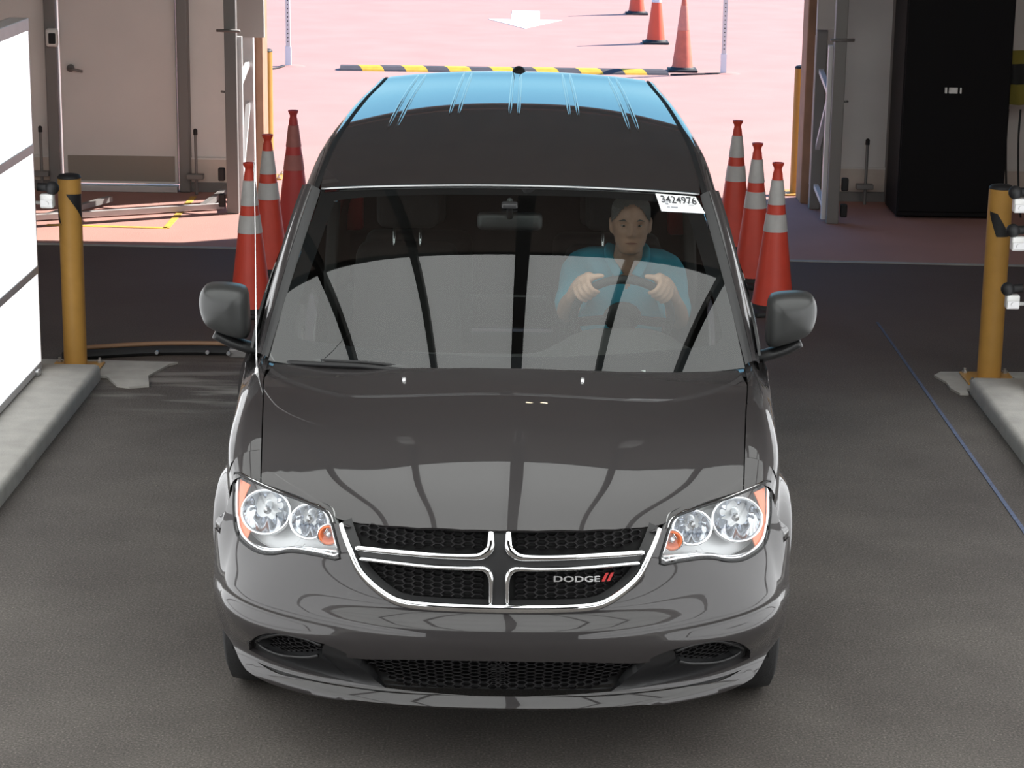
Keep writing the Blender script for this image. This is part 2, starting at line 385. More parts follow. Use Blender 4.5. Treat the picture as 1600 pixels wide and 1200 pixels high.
# ---------------------------------------------------------------- the place
def asphalt():
    m = bpy.data.materials.new('dark_asphalt'); m.use_nodes = True; t = m.node_tree; b = t.nodes['Principled BSDF']; N = t.nodes.new; Lk = t.links.new
    b.inputs['Roughness'].default_value = .78; b.inputs['Specular IOR Level'].default_value = .15
    gc = N('ShaderNodeTexCoord')
    def noise(s, d, rough=.6):
        n = N('ShaderNodeTexNoise'); n.inputs['Scale'].default_value = s; n.inputs['Detail'].default_value = d; n.inputs['Roughness'].default_value = rough; Lk(gc.outputs['Object'], n.inputs['Vector']); return n.outputs['Fac']
    def ramp(f, stops):
        r = N('ShaderNodeValToRGB'); e = r.color_ramp.elements; e[0].position, e[0].color = stops[0][0], (*stops[0][1], 1); e[1].position, e[1].color = stops[-1][0], (*stops[-1][1], 1)
        for p, c in stops[1:-1]: q = e.new(p); q.color = (*c, 1)
        Lk(f, r.inputs[0]); return r.outputs[0]
    def mix(f, a, c, mode='MIX'):
        x = N('ShaderNodeMix'); x.data_type = 'RGBA'; x.blend_type = mode
        (Lk(f, x.inputs[0]) if not isinstance(f, float) else setattr(x.inputs[0], 'default_value', f)); Lk(a, x.inputs[6]) ; (Lk(c, x.inputs[7]) if not isinstance(c, tuple) else setattr(x.inputs[7], 'default_value', (*c, 1))); return x.outputs[2]
    base = ramp(noise(1.1, 6), [(.3, (.070, .062, .057)), (.5, (.090, .081, .074)), (.72, (.114, .103, .093))])
    speck = ramp(noise(120, 3), [(.34, (.60, .60, .60)), (.60, (1.12, 1.11, 1.1)), (.74, (2.2, 2.1, 2.0))])
    c = mix(1.0, base, speck, 'MULTIPLY')
    # whitish scuffs left of the lane, dark oil drips down the middle
    mp = N('ShaderNodeMapping'); mp.inputs['Scale'].default_value = (1.2, 6, 1); Lk(gc.outputs['Object'], mp.inputs['Vector'])
    n = N('ShaderNodeTexNoise'); n.inputs['Scale'].default_value = 1.6; n.inputs['Detail'].default_value = 7; Lk(mp.outputs[0], n.inputs['Vector'])
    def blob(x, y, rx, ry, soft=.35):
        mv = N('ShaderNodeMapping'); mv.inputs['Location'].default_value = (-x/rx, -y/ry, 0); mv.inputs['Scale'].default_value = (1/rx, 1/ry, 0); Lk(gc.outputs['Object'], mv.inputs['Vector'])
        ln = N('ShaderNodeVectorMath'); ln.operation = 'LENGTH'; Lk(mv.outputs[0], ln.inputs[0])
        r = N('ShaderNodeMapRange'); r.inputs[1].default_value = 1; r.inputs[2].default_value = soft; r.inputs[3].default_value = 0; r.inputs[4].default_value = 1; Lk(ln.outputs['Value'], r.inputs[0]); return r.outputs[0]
    def mul(a, c_):
        q = N('ShaderNodeMath'); q.operation = 'MULTIPLY'; Lk(a, q.inputs[0]); (Lk(c_, q.inputs[1]) if not isinstance(c_, float) else setattr(q.inputs[1], 'default_value', c_)); return q.outputs[0]
    sc = ramp(n.outputs['Fac'], [(.46, (0, 0, 0)), (.66, (1, 1, 1))])
    c = mix(mul(mul(blob(-1.65, 5.15, .75, .75), sc), .8), c, (.24, .23, .21))
    c = mix(mul(mul(blob(-1.4, 4.9, .9, .25), sc), .6), c, (.30, .29, .265))
    dr = ramp(noise(22, 3), [(.56, (0, 0, 0)), (.66, (1, 1, 1))])
    for x in (-.12, .03, .16, .30): c = mix(mul(mul(blob(x, -.9, .05, 1.1, .2), dr), .85), c, (.016, .014, .014))
    c = mix(mul(blob(0, 8.2, 6, 3.6), .75), c, (.140, .094, .087))  # warm patch offsetting blue skylight and dimness by the opening, put into the colour
    Lk(c, b.inputs['Base Color'])
    bp = N('ShaderNodeBump'); bp.inputs['Strength'].default_value = .5; bp.inputs['Distance'].default_value = .004; Lk(noise(210, 3), bp.inputs['Height']); Lk(bp.outputs[0], b.inputs['Normal'])
    return m
ASPH = asphalt()
LOT = mat('overexposed_pink_lot', (.40, .212, .180), .9, var=.08, vscale=1.3, bump=.25, bscale=90)  # pink of overexposed sunlight put into the base colour
CONC = mat('concrete', (.36, .345, .315), .85, var=.14, vscale=9, bump=.2, bscale=120)
FABRIC = mat('white_tent_fabric', (.80, .765, .735), .8, var=.05, vscale=2.5, bump=.05, bscale=30)
FABLOW = mat('weathered_fabric', (.66, .57, .50), .85, var=.1, vscale=5)
FABDARK = mat('dark_tent_lining', (.17, .135, .118), .9, var=.12, vscale=3)
ALU = mat('aluminium', (.58, .56, .56), .45, .4, var=.06, vscale=8)
ALUD = mat('dull_aluminium', (.22, .21, .205), .55, .35)
WHITEP = mat('white_powder_coat', (.72, .71, .72), .4)
GREYC = mat('grey_curtain', (.52, .49, .47), .8)
TAN = mat('tan_canvas', (.34, .20, .13), .85, var=.15, vscale=8)
FABFRONT = mat('black_tent_lining', (.03, .028, .027), .9, var=.12, vscale=3)
DOORM = mat('door_paint', (.74, .70, .675), .5, var=.03, vscale=3)
KICK = mat('brushed_kick_plate', (.30, .265, .23), .5, .3)
YEL = mat('yellow_bollard_paint', (.46, .245, .055), .5, var=.08, vscale=12, spec=.4)
BLK = mat('black_tape', (.012, .012, .013), .5)
SCREW = mat('zinc', (.5, .5, .5), .35, .9)
ORANGE = mat('cone_orange', (.62, .055, .028), .5, var=.07, vscale=10)
ORFADE = mat('faded_cone_orange', (.62, .14, .08), .6, var=.15, vscale=10)
REDFADE = mat('cone_red', (.52, .05, .045), .55, var=.1, vscale=8)
REFL = mat('cone_reflective_band', (.52, .51, .50), .45, var=.06, vscale=20)
REFLF = mat('cone_soiled_band', (.42, .15, .13), .6, var=.15, vscale=15)
BASEB = mat('cone_base_rubber', (.02, .02, .021), .7)
CAB = mat('black_cabinet_paint', (.0035, .003, .004), .6, spec=.2)
LWHITE = mat('road_paint_white', (.80, .78, .76), .8, var=.06, vscale=9)
LYEL = mat('road_paint_yellow', (.62, .36, .06), .8, var=.2, vscale=20)
LBLUE = mat('blue_chalk', (.075, .095, .16), .9, var=.3, vscale=40)
DIFF = mat('lit_diffuser', (.8, .8, .8), .6, emit=(.97, .985, 1.0), estr=SIDE_E)
DIFFC = mat('lit_ceiling_diffuser', (.8, .8, .8), .6, emit=(.97, 1.0, .975), estr=CEIL_E)
WARM = mat('warm_lamp', (.9, .8, .6), .5, emit=(1, .86, .6), estr=9.)
BEAM = mat('dark_beam', (.055, .052, .048), .6)
BROWNH = mat('brown_hose', (.26, .145, .08), .6)
HIVIS = mat('yellow_cloth', (.25, .21, .035), .85)
BACK_Y = 11.5; THR_Y = 8.86

def flat(name, pts, z0, z1, m, kind='structure', bev=0.):
    bm = bmesh.new(); prism(bm, pts, z0, z1); return tag(obj(name, bm, m), kind=kind)
TL, TR = THR_Y+.29, THR_Y-.20       # the threshold runs a little askew
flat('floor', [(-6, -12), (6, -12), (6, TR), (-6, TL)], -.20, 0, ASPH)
flat('ground', [(-40, TL+.06), (-6, TL+.06), (6, TR+.06), (40, TR+.06), (40, 90), (-40, 90)], -.20, .0, LOT)
flat('trim_1', [(-6, TL), (6, TR), (6, TR+.06), (-6, TL+.06)], -.20, .004, CONC)
bm = bmesh.new(); box(bm, -6, 6, -12, 11.66, 5.29, 5.4); tag(obj('ceiling', bm, FABDARK), kind='structure')
bm = bmesh.new(); box(bm, -6.1, -6, -12, 11.6, 0, 5.3); tag(obj('wall_left', bm, FABRIC), kind='structure')
bm = bmesh.new(); box(bm, 6, 6.1, -12, 11.6, 0, 5.3); tag(obj('wall_right', bm, FABRIC), kind='structure')
bm = bmesh.new(); box(bm, -6, 6, -12.1, -12, 0, 5.3); tag(obj('wall_front', bm, FABFRONT), kind='structure')
# back wall: fabric bays left and right of the opening, header above
OPL, OPR, HDR = -2.16, 2.36, 4.75
def bay(name, x0, x1, z0=.06, z1=5.3):
    V = []; Fc = []; nx, nz = 16, 14
    for i in range(nx+1):
        for j in range(nz+1):
            x = x0+(x1-x0)*i/nx; z = z0+(z1-z0)*j/nz; y = BACK_Y+.012*math.sin(x*9+z*1.3)*math.sin(PI*i/nx)+.01*math.sin(z*3.1+x); V.append((x, y, z))
    for i in range(nx):
        for j in range(nz): a = i*(nz+1)+j; Fc.append((a, a+nz+1, a+nz+2, a+1))
    w_ = tag(link(name, pymesh(name, V, Fc), FABRIC), kind='structure')
    bm = bmesh.new(); box(bm, x0+.01, x1-.01, BACK_Y-.03, BACK_Y-.02, .06, .26); link('hem_panel', mesh_of(bm), FABLOW, w_)
    bm = bmesh.new(); box(bm, x0+.01, x1-.01, BACK_Y-.032, BACK_Y-.018, .26, .275); link('hem_seam', mesh_of(bm), FABRIC, w_)
    bm = bmesh.new(); box(bm, x0, x1, BACK_Y-.06, BACK_Y+.02, 0, .075); link('base_rail', mesh_of(bm), ALUD, w_)
    return w_
bay('wall_back_outer_left', -6, -3.79); bay('wall_back_left', -2.70, OPL-.0); bay('wall_back_right', 2.36, 6)
bm = bmesh.new(); box(bm, -3.79, -2.70, BACK_Y-.02, BACK_Y+.02, 2.2, 5.3); tag(obj('wall_back_over_door', bm, FABRIC), kind='structure')
bm = bmesh.new(); box(bm, OPL, OPR, BACK_Y-.05, BACK_Y+.05, HDR, 5.3); tag(obj('wall_back_header', bm, FABDARK), kind='structure')
for x0, x1, nm in ((-3.81, -3.72, 'trim_2'), (-2.76, -2.67, 'trim_3'), (2.93, 3.03, 'trim_4')):
    bm = bmesh.new(); box(bm, x0, x1, BACK_Y-.10, BACK_Y+.05, 0, 5.3, .01); tag(obj(nm, bm, ALUD), kind='structure')
# door with kick plate, lever and threshold
d = thing('door_1', 'grey door with a steel kick plate in the left back wall', None, (-3.24, BACK_Y, 0)); d['kind'] = 'structure'
bm = bmesh.new(); box(bm, -3.70, -2.775, BACK_Y-.05, BACK_Y, .06, 2.15, .004); obj('door_leaf', bm, DOORM, d, True)
bm = bmesh.new(); box(bm, -3.665, -2.80, BACK_Y-.056, BACK_Y-.05, .08, .285); obj('kick_plate', bm, KICK, d, True)
bm = bmesh.new(); box(bm, -3.70, -2.775, BACK_Y-.12, BACK_Y, 0, .05, .006); obj('threshold', bm, ALU, d, True)
bm = bmesh.new(); lathe(bm, [(.03, -.075), (.03, -.05)], 16, (-3.615, BACK_Y, .985), 'y'); tube(bm, [(-3.615, BACK_Y-.07, .985), (-3.615, BACK_Y-.11, .985), (-3.58, BACK_Y-.115, .98), (-3.51, BACK_Y-.11, .965)], .011, 8); obj('door_lever', bm, ALUD, d, True, True)
# opening jambs: tan canvas edge, grey tube, braced frame, inner post and hanging curtain
def jamb(sgn, xo, yp, lab):
    # xo: face of the opening
    o = lambda v: xo+sgn*v
    t = thing('opening_frame', lab, 'frame', (o(.1), yp, 0), 0, None)
    def B(nm, x0, x1, y0, y1, z0, z1, m, bv=0.): b = bmesh.new(); box(b, min(o(x0), o(x1)), max(o(x0), o(x1)), y0, y1, z0, z1, bv); return obj(nm, b, m, t, True)
    B('canvas_edge', .0, .085, 11.30, 11.62, 0, 5.2, TAN, .01)
    B('upright_tube', .04, .125, 11.02, 11.11, 0, 1.38 if sgn < 0 else 4.9, ALU if sgn < 0 else ALUD, .008)
    if sgn < 0: B('upright_cap', .03, .14, 11.0, 11.13, 1.30, 1.40, ALU, .006)
    B('inner_post', .095, .185, yp-.03, yp+.05, 0, 2.97, ALUD, .006)
    b = bmesh.new(); tube(b, [(o(.24), yp-.02, 1.39), (o(.06), yp-.06, 1.39)], .011, 8); obj('cross_pin', b, ALUD, t, True, True)
    b = bmesh.new(); tube(b, [(o(.215), yp, .93), (o(.19), yp-.02, .93)], .009, 8); obj('cross_pin', b, ALUD, t, True, True)
    # ladder frame running back from the post
    x = o(.085); f = bmesh.new(); y0, y1 = yp+.07, 11.28
    bar(f, (x, y0, .02), (x, y0, 1.34), .045, .045, (0, 1, 0)); m_ = obj('brace_rail', f, WHITEP, t, True)
    f = bmesh.new(); bar(f, (x, y1, .16), (x, y1, 1.34), .045, .045, (0, 1, 0)); obj('brace_rail', f, WHITEP, t, True)
    for a, c in (((y0, .12), (y1, .22)), ((y0, .98), (y1, 1.14)), ((y0, .25 if sgn < 0 else .95), (y1, 1.05 if sgn < 0 else .28))):
        f = bmesh.new(); bar(f, (x, a[0], a[1]), (x, c[0], c[1]), .035, .035, (1, 0, 0)); obj('brace_bar', f, WHITEP, t, True)
    B('hanging_curtain', -.062 if sgn < 0 else .02, .195, 10.88, 10.93, 1.30 if sgn < 0 else 1.42, 4.9, GREYC)
    for z in (.10, .30):
        b = bmesh.new(); box(b, min(o(.20), o(.25)), max(o(.20), o(.25)), yp-.03, yp+.03, z-.05, z+.05, .01); obj('roller', b, BLACKM, t, True)
    return t
jamb(-1, -2.06, 10.46, 'left opening frame of white braces and grey posts behind the left cones')
jamb(1, 2.235, 10.40, 'right opening frame of braces and posts standing beside the black cabinet')
# deep unseen box over the lane, added to cut sky reflection and sun patch
rb = thing('light_blocker_box', 'unseen dark box added high over the lane opening to block sky and sun', 'light blocker', (0, 10.5, 4.75))
bm = bmesh.new(); box(bm, -1.996, 2.253, 10.35, 11.0, 2.98, 5.29); obj('box_shell', bm, FABDARK, rb, True)
bm = bmesh.new(); box(bm, -1.95, 2.15, 10.5, 10.56, 2.92, 3.0, .01); obj('blocker_hem', bm, FABDARK, rb, True)
# slanted ground braces of the left wall frame
gb = thing('ground_brace', 'low grey steel base brace on the sunlit ground under the left door', 'brace', (-2.9, 10.5, 0))
bm = bmesh.new(); bar(bm, (-3.7, 9.95, .03), (-2.30, 10.62, .03), .05, .04); obj('brace_bar', bm, ALU, gb, True)
bm = bmesh.new(); bar(bm, (-3.55, 10.02, .03), (-3.2, 10.75, .05), .05, .04); obj('brace_bar', bm, ALUD, gb, True)
bm = bmesh.new(); bar(bm, (-2.45, 10.56, .03), (-2.36, 11.3, .05), .05, .04); obj('brace_bar', bm, ALUD, gb, True)

# lit side walls
def light_wall(sgn, x, y1, lab):
    t = thing('light_wall', lab, 'light', (x, y1-6, 0)); X = lambda v: x+sgn*v
    rows = [(.130, .60), (.645, 1.235), (1.285, 1.865)]
    def B(nm, x0, x1, y0, y1_, z0, z1, m, bv=.0): b = bmesh.new(); box(b, min(X(x0), X(x1)), max(X(x0), X(x1)), y0, y1_, z0, z1, bv); return obj(nm, b, m, t, True)
    ye = [y1-.012-k*2.42 for k in range(7)]
    for z0, z1 in rows:
        for a, c in zip(ye[1:], ye[:-1]): B('diffuser_panel', .005, .05, a+.006, c-.006, z0, z1, DIFF)
    for z0, z1 in ((.090, .130), (.60, .645), (1.235, 1.285), (1.865, 1.93)): B('frame_rail', 0, .09, ye[-1], y1, z0, z1, ALU, .004)
    B('frame_post', 0.002, .09, y1-.012, y1, .09, 1.93, ALU)
    B('frame_post', 0.002, .09, ye[-1]-.03, ye[-1], .09, 1.93, ALU)
    for k in range(1, 6): B('frame_post', .06, .09, ye[k]-.02, ye[k]+.02, .09, 1.93, ALU)
    B('back_panel', .09, .10, ye[-1], y1, .09, 1.93, ALU)
    for k in range(4):
        b = bmesh.new(); y = y1-.15-k*1.1; box(b, min(X(-.02), X(.08)), max(X(-.02), X(.08)), y-.03, y+.03, .0855, .115, .006); obj('foot_bracket', b, SCREW, t, True)
    return t
light_wall(-1, -2.50, 5.06, 'tall lit white light wall along the left side of the lane')
light_wall(1, 2.685, 4.97, 'lit white light wall along the right side, cut off by the frame')
# curbs under the light walls, pale pads under the bollards
for sgn, xi, xo, y1, nm in ((-1, -2.215, -2.72, 5.62, 'left'), (1, 2.44, 2.93, 5.62, 'right')):
    bm = bmesh.new(); box(bm, min(xi, xo), max(xi, xo), -9.6, y1-.42, -.1, .085, .03, 3); c_ = obj('curb', bm, CONC, smooth=50)
    tag(c_, 'long pale concrete curb under the %s light wall' % nm, 'curb')
for pts, nm in (([(-2.62, 5.215), (-2.19, 5.21), (-2.10, 5.02), (-2.03, 4.99), (-1.93, 5.03), (-1.97, 5.24), (-1.90, 5.50), (-1.86, 5.56), (-2.62, 5.58)], 'left'), ([(2.83, 5.62), (2.36, 5.60), (2.31, 5.52), (2.35, 5.36), (2.35, 5.22), (2.38, 5.12), (2.425, 5.115), (2.43, 5.21), (2.83, 5.215)], 'right')):
    bm = bmesh.new(); prism(bm, pts, 0, .012 if nm == 'left' else .012); o_ = obj('concrete_pad', bm, CONC); tag(o_, 'rough pale concrete patch around the foot of the %s yellow bollard' % nm, 'pad')

# bollards
def bollard(name, loc, r, h, lab, group, zb=0., tape=None, cap=True):
    t = thing(name, lab, 'bollard', loc, 0, group)
    bm = bmesh.new(); lathe(bm, [(r, zb), (r, h)], 32, close=True); obj('post', bm, YEL, t, smooth=40)
    bm = bmesh.new(); lathe(bm, [(r+.0012, h-.003), (r+.0012, h+.004), (r*.85, h+.016), (r*.4, h+.022), (.0, h+.022)], 32, close=True); obj('cap', bm, BLACKM, t, smooth=True)
    bm = bmesh.new(); box(bm, -.135, .135, -.135, .135, zb, zb+.012, .004); bp_ = obj('base_plate', bm, YEL, t)
    for a in (-1, 1):
        for c in (-1, 1):
            bm = bmesh.new(); lathe(bm, [(.016, zb+.012), (.016, zb+.024), (.008, zb+.024), (.008, zb+.038)], 6, (a*.11, c*.11, 0), close=True); obj('anchor_bolt', bm, SCREW, t)
    for k, pts in enumerate(tape or []):
        V = []; Fc = []; n = 10                      # black chevron pieces wrapped round the post: (angle0, z00, z01, angle1, z10, z11)
        a0, l0, u0, a1, l1, u1 = pts
        for i in range(n+1):
            f = i/n; a = math.radians(a0+(a1-a0)*f)
            for z in (l0+(l1-l0)*f, u0+(u1-u0)*f): V.append(((r+.0015)*math.sin(a), -(r+.0015)*math.cos(a), z))
        for i in range(n): Fc.append((2*i, 2*i+2, 2*i+3, 2*i+1))
        link('black_tape', pymesh('t', V, Fc), BLK, t)
    return t
bollard('bollard', (-2.385, 5.36, .0125), .062, 1.05, 'yellow bollard on the left, beside the left light wall', 'yellow bollards beside the light walls', tape=[(-5, .965, .97, 85, .82, .965), (-85, .84, .95, -35, .80, .80)])
bollard('bollard', (2.592, 5.43, .0125), .064, 1.055, 'yellow bollard on the right, in front of the black cabinet', 'yellow bollards beside the light walls', tape=[(-62, .92, .935, -20, .80, .925), (-20, .80, .925, 45, .80, .81)])
bollard('bollard', (-2.15, 12.25, 0), .055, 1.06, 'sunlit yellow bollard outside at the left edge of the opening', 'yellow bollards outside the opening', tape=[(-70, .62, .74, -10, .60, .61)])
bollard('bollard', (2.262, 11.80, 0), .055, 1.03, 'sunlit yellow bollard outside at the right edge of the opening', 'yellow bollards outside the opening', tape=[(10, .74, .80, 70, .84, .87)])

# traffic cones
def cone(loc, lab, group, body=ORANGE, band=REFL, h=.93, bands=True, rz=0., base=BASEB, src=None, tipblack=False):
    t = thing('traffic_cone', lab, 'traffic cone', loc, rz, group)
    bm = bmesh.new(); box(bm, -.18, .18, -.18, .18, 0, .032, .012, 2); lathe(bm, [(.150, .03), (.142, .05), (.128, .058)], 28, close=True); obj('base', bm, base, t, smooth=50)
    R = lambda z: .128+(.030-.128)*(z-.05)/(.86-.05)
    bm = bmesh.new(); lathe(bm, [(.136, .045), (R(.07), .075), (R(.865), .865), (.024, .885), (.026, .9), (.036, .918), (.036, h), (.024, h), (.022, .9)], 32, close=True); obj('cone_body', bm, body, t, smooth=50)
    if bands:
        for z0, z1 in (bands if bands is not True else ((.672, .825), (.505, .615))):
            bm = bmesh.new(); lathe(bm, [(R(z0)-.002, z0), (R(z0)+.003, z0+.002), (R(z1)+.003, z1-.002), (R(z1)-.002, z1)], 32, close=True); obj('reflective_band', bm, band, t, smooth=50)
    return t
GI = 'tall banded cones on the left of the van'; GR = 'tall banded cones on the right of the van'
cone((-1.617, 6.873, 0), 'orange banded cone on the left, nearest the camera beside the van mirror', GI)
cone((-1.652, 8.123, 0), 'orange banded cone on the left, between the nearest and the farthest', GI, rz=.4)
cone((-1.619, 9.40, 0), 'dull red cone on the left with soiled bands, farthest back', GI, REDFADE, REFLF, rz=.2)
cone((1.591, 7.188, 0), 'orange banded cone on the right, nearest the camera beside the van mirror', GR, rz=.3)
cone((1.548, 8.05, 0), 'orange banded cone on the right, between the nearest and the farthest', GR, rz=.7)
cone((1.519, 9.191, 0), 'orange banded cone on the right, farthest back of the three', GR)
GO = 'cones out on the sunlit lot'
ORSUN = mat('sunlit_cone_orange', (.80, .095, .035), .5)  # brighter copy of the cone orange with sunlight put into its colour
c1 = cone((1.915, 21.15, 0), 'faded orange cone on the lot at the end of the speed bump', GO, ORFADE, bands=False)
bm = bmesh.new(); R = lambda z: .128+(.030-.128)*(z-.05)/(.86-.05); lathe(bm, [(R(.50)-.002, .50), (R(.50)+.003, .502), (R(.80)+.003, .798), (R(.80)-.002, .80)], 32, close=True); obj('faded_band', bm, mat('pale_worn_band', (.62, .22, .16), .6, var=.15, vscale=15), c1, smooth=50)
cone((1.77, 24.7, 0), 'bright orange cone on the lot with a white band, middle one', GO, ORSUN, WHITEP, bands=((.565, .80),))
cone((1.72, 29.6, 0), 'bright orange cone on the lot, farthest and cut by the top edge', GO, ORSUN, WHITEP, bands=((.565, .80),))

# speed bump on the lot
sb = thing('speed_bump', 'black and yellow striped speed bump lying across the sunlit lot', 'speed bump', (-.3, 20.8, 0))
x = -2.26; k = 0; XE = 1.70
BUMPY = mat('bump_yellow', (.75, .40, .03), .7, var=.15, vscale=12); BUMPB = mat('bump_rubber', (.07, .06, .065), .8, var=.15, vscale=12)
prof = [(-.16, .0), (-.14, .02), (-.08, .052), (0, .06), (.08, .052), (.14, .02), (.16, 0)]
while x < XE-.05:
    L = .265 if 0 < x+2.2 else .20
    x2 = min(x+L, XE); bm = bmesh.new(); A = []; Bv = []
    for (yy, zz) in prof:
        sk = -.5*yy; sk0 = sk if k > 0 else 0; sk1 = sk if x2 < XE else 0
        A.append(bm.verts.new((x+sk0, 20.8+yy, zz))); Bv.append(bm.verts.new((x2+sk1, 20.8+yy, zz)))
    for i in range(len(prof)-1): bm.faces.new((A[i], A[i+1], Bv[i+1], Bv[i]))
    bm.faces.new(A); bm.faces.new(Bv); bm.faces.new((A[0], A[-1], Bv[-1], Bv[0]))
    obj('bump_section', bm, BUMPB if k % 2 == 0 else BUMPY, sb, True); x = x2; k += 1
# perforated sign posts
for px, py, nm in ((-2.93, 21.1, 'left'), (2.40, 20.93, 'right')):
    t = thing('sign_post', 'perforated steel sign post on the sunlit lot at %s' % nm, 'post', (px, py, 0), 0, 'sign posts on the lot')
    bm = bmesh.new(); box(bm, -.026, .026, -.026, .026, 0, 3.2); obj('post', bm, ALU, t)
    bm = bmesh.new(); box(bm, -.034, .034, -.034, .034, 0, .24); obj('socket', bm, WHITEP, t)
    bm = bmesh.new()
    for q in range(60): lathe(bm, [(.008, -.0275), (.0, -.0275)], 8, (0, 0, .30+q*.05), 'y', close=True)
    tag(obj('post_holes', bm, GAP, t), kind='stuff')
    bm = bmesh.new(); lathe(bm, [(.16, 0), (.12, .012), (.0, .016)], 20, (.05, 0, 0), close=True); obj('footing', bm, LOT, t, smooth=True)
for pts, lab in ((((-3.16, 20.62), (-3.05, 20.70), (-2.97, 20.98)), 'short dark cable lying on the lot at the left sign post'), (((1.74, 20.62), (2.0, 20.70), (2.36, 20.86)), 'short dark cable lying on the lot between speed bump and right sign post')):
    bm = bmesh.new(); tube(bm, smooth_path([(a, b, .012) for a, b in pts], 5), .011, 6); tag(obj('ground_cable', bm, BASEB, smooth=True), lab, 'cable')
# painted arrow and lines
bm = bmesh.new(); prism(bm, [(-.27, 28.25), (.17, 28.25), (.17, 29.9), (-.27, 29.9)], .001, .006); prism(bm, [(-.62, 28.25), (.52, 28.25), (-.05, 26.7)], .001, .006); tag(obj('road_arrow', bm, LWHITE), 'white painted arrow on the sunlit lot pointing to the camera', 'arrow')
bm = bmesh.new(); prism(bm, [(-3.5, 9.80), (-2.60, 9.74), (-2.60, 9.80), (-3.5, 9.86)], .001, .004); prism(bm, [(-2.63, 9.76), (-2.58, 9.76), (-2.59, 11.2), (-2.64, 11.2)], .001, .004); tag(obj('floor_line', bm, LYEL), 'thin yellow painted corner line on the sunlit ground by the left door', 'line')
bm = bmesh.new(); prism(bm, [(2.195, 6.9), (2.21, 6.9), (2.232, 2.6), (2.212, 2.6)], .001, .003); tag(obj('chalk_line', bm, LBLUE), 'thin blue chalk line on dark asphalt along the right side', 'line')

# black cabinet on the right
cb = thing('black_cabinet', 'tall black cabinet with a white handle against the right back wall', 'cabinet', (3.31, 10.9, 0))
bm = bmesh.new(); box(bm, 2.90, 3.72, 10.65, 11.2, .02, 2.2, .008); obj('cabinet_body', bm, CAB, cb, True)
bm = bmesh.new(); box(bm, 2.91, 3.71, 10.63, 10.648, .06, 2.18, .004); dr_ = obj('cabinet_door', bm, CAB, cb, True)
for x0, x1 in ((3.215, 3.232), (3.246, 3.312), (3.33, 3.342)):
    bm = bmesh.new(); box(bm, x0, x1, 10.61, 10.632, .975, 1.02, .003); link('handle', mesh_of(bm), WHITEPL, dr_)
# tent anchor stakes
for px, py, lab in ((-3.86, 11.36, 'tent stake with a foot plate at the left wall, beside the light wall'), (-2.61, 11.32, 'tent stake with a foot plate between the door and the left frame'), (2.752, 11.3, 'tent stake with a foot plate between the right frame and black cabinet')):
    t = thing('tent_stake', lab, 'stake', (px, py, 0), 0, 'tent stakes along the back wall')
    bm = bmesh.new(); tube(bm, [(0, 0, 0), (0, 0, .50)], .012, 8); obj('rod', bm, ALUD, t, smooth=40)
    bm = bmesh.new(); lathe(bm, [(.017, .48), (.017, .52), (.008, .53)], 10); obj('rod_head', bm, BLACKM, t)
    bm = bmesh.new(); box(bm, -.075, .06, -.04, .04, .125, .165, .005); obj('foot_plate', bm, ALUD, t)
# small alarm unit above the door post
al = thing('alarm_unit', 'small white alarm unit with a dark lens above the left door post', 'alarm', (-3.74, 11.36, 1.23))
bm = bmesh.new(); box(bm, -.045, .05, -.03, .03, -.07, .075, .02, 3); obj('case', bm, WHITEPL, al, smooth=60)
bm = bmesh.new(); box(bm, -.02, .035, -.036, -.028, -.045, .04, .008); obj('lens', bm, BLACKM, al)
# clamp heads on the frame ends
def clamp(px, py, pz, sgn, lab):
    t = thing('camera_clamp', lab, 'clamp', (px, py, pz), 0, 'small clamps on the light wall ends')
    bm = bmesh.new(); box(bm, -.035, .035, -.03, .03, -.045, .03, .008); obj('bracket', bm, WHITEPL, t)
    bm = bmesh.new(); tube(bm, [(-sgn*.09, 0, -.02), (0, 0, -.02)], .010, 8); obj('arm', bm, WHITEPL, t)
    bm = bmesh.new(); box(bm, -.03, .03, -.036, -.028, -.035, .0); lathe(bm, [(.012, -.040), (.012, -.03)], 12, (0, 0, -.018), 'y'); obj('screw_plate', bm, SCREW, t)
    bm = bmesh.new(); bmesh.ops.create_uvsphere(bm, u_segments=14, v_segments=10, radius=.036, matrix=Matrix.Translation((sgn*.03, -.01, .06))); tube(bm, [(-sgn*.05, 0, .065), (sgn*.03, 0, .06)], .022, 10); obj('knob', bm, BLACKM, t, smooth=60)
clamp(-2.452, 5.12, .985, 1, 'white clamp with a black knob at the left light wall')
clamp(2.615, 5.06, 1.045, -1, 'white clamp with a black knob at the right light wall, topmost')
clamp(2.617, 5.06, .845, -1, 'white clamp with a black knob at the right light wall, middle one')
clamp(2.610, 5.06, .535, -1, 'white clamp with a black knob at the right light wall, lowest')
# rubber strip with a brown hose on the left
st = thing('floor_strip', 'low black rubber strip with a brown hose on top by the left bollard', 'strip', (-1.95, 5.75, 0))
P = smooth_path([(-2.50, 5.60), (-2.33, 5.68), (-2.05, 5.77), (-1.8, 5.80), (-1.55, 5.80)], 5)
bm = bmesh.new(); tube(bm, [(a, b, .022) for a, b in P], [(.05, .026)]*len(P), 8); obj('strip_body', bm, BASEB, st, True, 50)
bm = bmesh.new(); tube(bm, [(a, b+.045, .052) for a, b in P], .014, 8); obj('hose', bm, BROWNH, st, True, True)
for a, b in ((-2.0, 5.755), (-1.72, 5.775), (-1.60, 5.755)):
    bm = bmesh.new(); lathe(bm, [(.011, -.06), (.011, -.045)], 8, (a, b, .03), 'y'); obj('bolt', bm, SCREW, st, True)
bm = bmesh.new(); box(bm, -1.60, -1.50, 5.72, 5.84, 0, .05, .008); obj('end_bracket', bm, ALUD, st, True)
